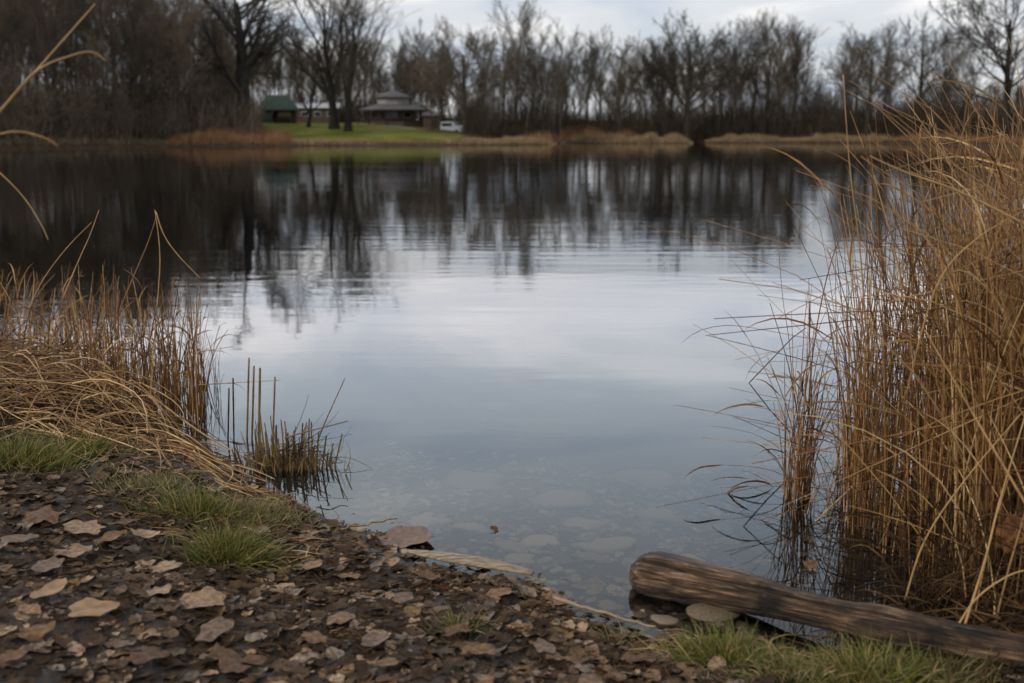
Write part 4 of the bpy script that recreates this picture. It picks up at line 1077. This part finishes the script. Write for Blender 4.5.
# log
def log():
    M['log'] = m = new_mat('weathered_log')[0]; nt = m.node_tree; b = nt.nodes['Principled BSDF']
    uv = nt.nodes.new('ShaderNodeTexCoord')
    mp = nt.nodes.new('ShaderNodeMapping'); mp.inputs['Scale'].default_value = (1.5, 30, 30); nt.links.new(uv.outputs['Object'], mp.inputs[0])
    n1 = nt.nodes.new('ShaderNodeTexNoise'); n1.inputs['Scale'].default_value = 3; n1.inputs['Detail'].default_value = 8; n1.inputs['Roughness'].default_value = .65; nt.links.new(mp.outputs[0], n1.inputs['Vector'])
    nb = tex_noise(nt, 5, 6, .65)
    c1 = ramp(nt, [(.36, (.014, .008, .005)), (.47, (.055, .030, .016)), (.57, (.15, .085, .046)), (.70, (.42, .28, .17))]); nt.links.new(n1.outputs[0], c1.inputs[0])
    c2 = ramp(nt, [(.40, .16), (.58, 1.3)]); nt.links.new(nb, c2.inputs[0])
    gp = nt.nodes.new('ShaderNodeNewGeometry'); sz = nt.nodes.new('ShaderNodeSeparateXYZ'); nt.links.new(gp.outputs['Position'], sz.inputs[0])
    zz = mth(nt, 'ADD', sz.outputs[2], mth(nt, 'MULTIPLY', nb, .02)); soak = ramp(nt, [(.012, .35), (.045, 1.0)]); nt.links.new(zz, soak.inputs[0])   # wet band at the waterline
    nt.links.new(mixc(nt, 1, mixc(nt, 1, c1.outputs[0], c2.outputs[0], 'MULTIPLY'), soak.outputs[0], 'MULTIPLY'), b.inputs['Base Color'])
    b.inputs['Roughness'].default_value = .5; b.inputs['Specular IOR Level'].default_value = .4
    bump(nt, b, mth(nt, 'ADD', n1.outputs[0], nb), 1, .022)
    a = U(634, 575, .026); e = U(1045, 655, .13)
    ax = e - a; Ln = float(np.linalg.norm(ax)); n = 120; K = 48
    g = np.random.default_rng(3); V = []
    t = np.linspace(0, 1, n)
    rad = .075 * (1 - .50 * t) * (1 + (vnoise(t * 9, t * 0, 1, 3) - .5) * .26)
    end = np.clip(t * Ln / .10, 0, 1); rad = rad * np.sqrt(np.clip(1 - (1 - end) ** 2 * .9, .02, 1))
    off = np.stack([np.sin(t * 3) * .012, np.sin(t * 5 + 1) * .01], 1)
    th = np.arange(K) / K * 2 * math.pi
    for i in range(n):
        groove = np.exp(-((np.angle(np.exp(1j * (th - 2.05 - .20 * math.sin(t[i] * 4))))) / .085) ** 2) * .34 * float(ss(.01, .08, t[i]))
        groove2 = np.exp(-((np.angle(np.exp(1j * (th - 2.75 - .3 * math.sin(t[i] * 6 + 1))))) / .08) ** 2) * .14
        rr = rad[i] * (1 - groove - groove2 + (vnoise(th * 2.2, np.full(K, t[i] * 6), 1, 5) - .5) * .20 + (vnoise(th * 6, np.full(K, t[i] * 14), 1, 6) - .5) * .08)
        V.append(np.stack([np.full(K, t[i] * Ln) , np.cos(th) * rr + off[i, 0], np.sin(th) * rr * .95 + off[i, 1]], 1))
    V = np.concatenate(V); i = np.arange(n - 1)[:, None] * K; j = np.arange(K)[None]; j2 = (j + 1) % K
    Qd = np.stack([i + j, i + K + j, i + K + j2, i + j2], -1).reshape(-1, 4)[:, ::-1]
    gg = Geo(); gg.add(V, [Qd, np.array([list(range(K))[::-1], list(range((n - 1) * K, n * K))])])
    o = gg.build('log', m, None, True); o.location = a
    o.rotation_euler = Vector(ax).to_track_quat('X', 'Z').to_euler()
    tag(o, 'weathered brown log with a long crack, its rounded end in the water', 'log')
log()

# stones
def stone_mesh(seed, flat):
    g = np.random.default_rng(seed); nu, nv = 18, 10
    u = np.arange(nu) / nu * 2 * math.pi; v = np.linspace(0, math.pi, nv)
    V = []
    for vv in v:
        for uu in u:
            d = np.array([math.sin(vv) * math.cos(uu), math.sin(vv) * math.sin(uu), math.cos(vv)])
            rr = 1 + (float(vnoise(d[0] * 1.3 + 5, d[1] * 1.3 + d[2], 1, seed)) - .5) * .9 + (float(vnoise(d[0] * 4 + 5, d[1] * 4 + d[2] * 3, 1, seed + 1)) - .5) * .12
            V.append(d * rr * np.array([1, g.uniform(.999, 1) * .75, flat]))
    i = np.arange(nv - 1)[:, None] * nu; j = np.arange(nu)[None]; j2 = (j + 1) % nu
    Qd = np.stack([i + j, i + nu + j, i + nu + j2, i + j2], -1).reshape(-1, 4)
    return np.array(V), Qd
M['stone'] = island_mat('pale_stone', [(0, (.15, .095, .055)), (.5, (.24, .16, .10)), (1, (.37, .26, .17))], .6, 20, .3, .4, use='object')
M['stone_i'] = island_mat('pebbles', [(0, (.09, .06, .04)), (.5, (.19, .135, .09)), (1, (.34, .25, .17))], .6, 25, .3, .4)
st = [(475, 481, 36, 'large pale round stone, the biggest under the clear water'), (470, 528, 22, 'pinkish submerged stone left of the floating scrap'), 
      (605, 545, 34, 'pale flat submerged stone left of the log tip'), (660, 518, 40, 'flat submerged stone behind the log tip'), (562, 500, 34, 'submerged stone in the middle of the shallow water'),
      (520, 558, 18, 'small pale submerged stone above the driftwood tip'), (588, 556, 20, 'small submerged stone between driftwood and log'), (575, 586, 32, 'flat submerged stone right of the driftwood tip'),
      (608, 602, 30, 'submerged stone at the shore left of the log'), (540, 540, 22, 'tan submerged stone above the driftwood'), (430, 520, 26, 'submerged stone near the large wet leaf'),
      (510, 545, 24, 'submerged stone near the floating scrap'), (385, 500, 30, 'faint submerged stone right of the trailing dark stalk'), (690, 560, 26, 'submerged stone close behind the log'),
      (640, 480, 44, 'faint wide submerged stone in deeper water'), (585, 525, 26, 'submerged stone behind the small pair')]
sm = {}
for i, (px, py, hw, lab) in enumerate(st):
    d0 = .05
    for _ in range(6):
        p = U(px, py, -d0); d0 = max(.005, -hz(p[0], p[1]) - .012)
    key = i % 5
    if key not in sm:
        V, Qd = stone_mesh(50 + key, .32); o = mesh_from('stone', V, Qd, M['stone'], smooth=True); sm[key] = o
    else:
        o = sm[key].copy(); COL.objects.link(o)
    s = hw / F * math.hypot(p[1], CAMZ) * .78
    o.location = (p[0], p[1], min(-d0 - .004, -.012 - s * .3)); o.scale = (s, s * 1.1, s * .8); o.rotation_euler = (0, 0, random.uniform(-.4, .4) )
    tag(o, lab, 'stone', 'submerged stones')
V, Qd = stone_mesh(91, .45); o = mesh_from('stone', V, Qd, plain('mossy_stone', (.14, .10, .06), .6, 14, .4, bumpd=.004), smooth=True)
p = U(712, 612, .0); o.location = (p[0], p[1], -.012); o.scale = (.085, .085, .09); tag(o, 'rounded brown stone in front of the log beside the grass', 'stone')
V, Qd = stone_mesh(92, .35); o = mesh_from('stone', V, Qd, plain('wet_stone', (.20, .15, .11), .4, 14, .3, bumpd=.003), smooth=True)
p = U(662, 618, .0); o.location = (p[0], p[1], -.008); o.scale = (.055, .05, .05); tag(o, 'flat wet stone at the shore left of the brown stone', 'stone')
V, Qd = stone_mesh(93, .35); o = mesh_from('stone', V, Qd, plain('tan_bark', (.24, .16, .09), .7, 10, .5, bumpd=.006, mapping=(1, 5, 1)), smooth=True)
p = G(980, 655); o.location = (p[0], p[1], p[2] + .02); o.scale = (.10, .05, .05); o.name = 'bark_piece'; o.rotation_euler = (0, 0, R(-25)); tag(o, 'tan slab of bark at the lower right corner', 'bark')
def pebbles():
    g = np.random.default_rng(77); n = 1100
    p = px_bases(g, [(330, 620), (760, 650), (800, 430), (380, 430)], n)
    s = signed(p[:, 0], p[:, 1]); k = (s < .02) & (s > -1.7); p = p[k]; n = len(p)
    V0, Q0 = stone_mesh(60, .35); V0 = V0.reshape(10, 18, 3)[::2, ::2]; nv, nu = V0.shape[:2]; V0 = V0.reshape(-1, 3)
    i = np.arange(nv - 1)[:, None] * nu; j = np.arange(nu)[None]; j2 = (j + 1) % nu
    Qd = np.stack([i + j, i + nu + j, i + nu + j2, i + j2], -1).reshape(-1, 4)
    sc = g.uniform(.006, .03, n) ; a = g.uniform(0, 6.28, n); c, s_ = np.cos(a)[:, None], np.sin(a)[:, None]
    X = V0[None, :, 0] * c - V0[None, :, 1] * s_; Y = V0[None, :, 0] * s_ + V0[None, :, 1] * c
    V = np.stack([X, Y, np.broadcast_to(V0[None, :, 2] * .7, X.shape)], -1) * sc[:, None, None] + (p + np.array([0, 0, .022]))[:, None]
    Q = (Qd[None] + (np.arange(n) * len(V0))[:, None, None]).reshape(-1, 4)
    tag(mesh_from('pebbles', V.reshape(-1, 3), Q, M['stone_i'], smooth=True), 'pale pebbles and sunken leaves on the shallow lake bed', 'pebbles', kind='stuff')
pebbles()

# ------------------------------------------------------------------ grass tufts
def tuft(px, py, n, spread, L0, L1, label, mat='grass', wind=(.0, .0), up=.6, seed=0, w=(.0008, .0019)):
    g = np.random.default_rng(seed + 900)
    c = G(px, py)
    fat = np.where(g.random(n) < .22, 1.35, .95); x = g.normal(size=n) * spread * fat; y = g.normal(size=n) * spread * .7 * fat
    z = height(x + c[0], y + c[1]) - c[2]
    base = np.stack([x, y, z - .005], 1)
    az = np.arctan2(y, x) + g.normal(size=n) * 1.1
    lean = np.clip(np.minimum(np.hypot(x, y) / spread, 2) * .28 + np.abs(g.normal(size=n)) * .3, 0, 1.3) * (1.3 - up)* 1.4
    d = norm(np.stack([np.sin(lean) * np.cos(az) + wind[0], np.sin(lean) * np.sin(az) + wind[1], np.cos(lean)], 1))
    Ls = g.uniform(L0, L1, n) * g.uniform(.6, 1, n); k = 7; pts = [base]; dr = g.uniform(.15, .9, n)
    for s in range(k - 1):
        d = norm(d + np.stack([np.zeros(n), np.zeros(n), -dr * (s + 1) / k * .5], 1) + g.normal(size=d.shape) * .05); pts.append(pts[-1] + d * (Ls / (k - 1))[:, None])
    P = np.stack(pts, 1)
    Wd = g.uniform(*w, n)[:, None] * np.array([[.8, 1, 1, .9, .7, .45, .1]])
    S = norm(np.cross(norm(P[:, 2] - P[:, 0]), g.normal(size=(n, 3))))
    q = Geo(); q.add(*ribbon_geo(P, Wd, S)); o = q.build('grass_tuft', M[mat]); o.location = c
    return tag(o, label, 'grass tuft')
tuft(28, 462, 900, .10, .07, .17, 'large green grass tuft at the left edge below the straw', wind=(.25, 0), up=.55, seed=1)
tuft(85, 452, 500, .07, .06, .14, 'darker short grass right of the left edge tuft', wind=(.3, 0), seed=2)
tuft(200, 512, 600, .075, .07, .15, 'green grass tuft at the top of the bank edge, farther of the two', wind=(.1, -.1), seed=3)
tuft(232, 558, 800, .060, .08, .16, 'bright green grass tuft overhanging the litter, nearer of the two', wind=(.25, -.1), seed=4)
tuft(262, 520, 700, .085, .04, .10, 'short yellowish grass between the tufts and the waterline', mat='grass_dry', wind=(.2, 0), seed=5)
tuft(150, 488, 500, .09, .04, .10, 'thin yellowish grass between straw and mud on the left bank', mat='grass_dry', seed=6)
tuft(458, 628, 260, .035, .03, .075, 'tiny yellow green grass tuft in the litter at lower centre', mat='grass_dry', seed=7)
tuft(722, 662, 800, .062, .06, .15, 'green grass tuft in front of the log, left of the pair', seed=8, up=.4)
tuft(868, 678, 1000, .11, .06, .15, 'wide green grass tuft at the bottom right, in front of the log', seed=9, up=.4)
tuft(790, 676, 420, .07, .04, .10, 'low yellowish grass joining the two right tufts', mat='grass_dry', seed=10)
tuft(940, 675, 420, .08, .05, .13, 'drying grass right of the wide bottom tuft', mat='grass_dry', seed=11)
tuft(625, 645, 140, .045, .03, .08, 'sparse yellow grass beside the end of the pale stick', mat='grass_dry', seed=12)
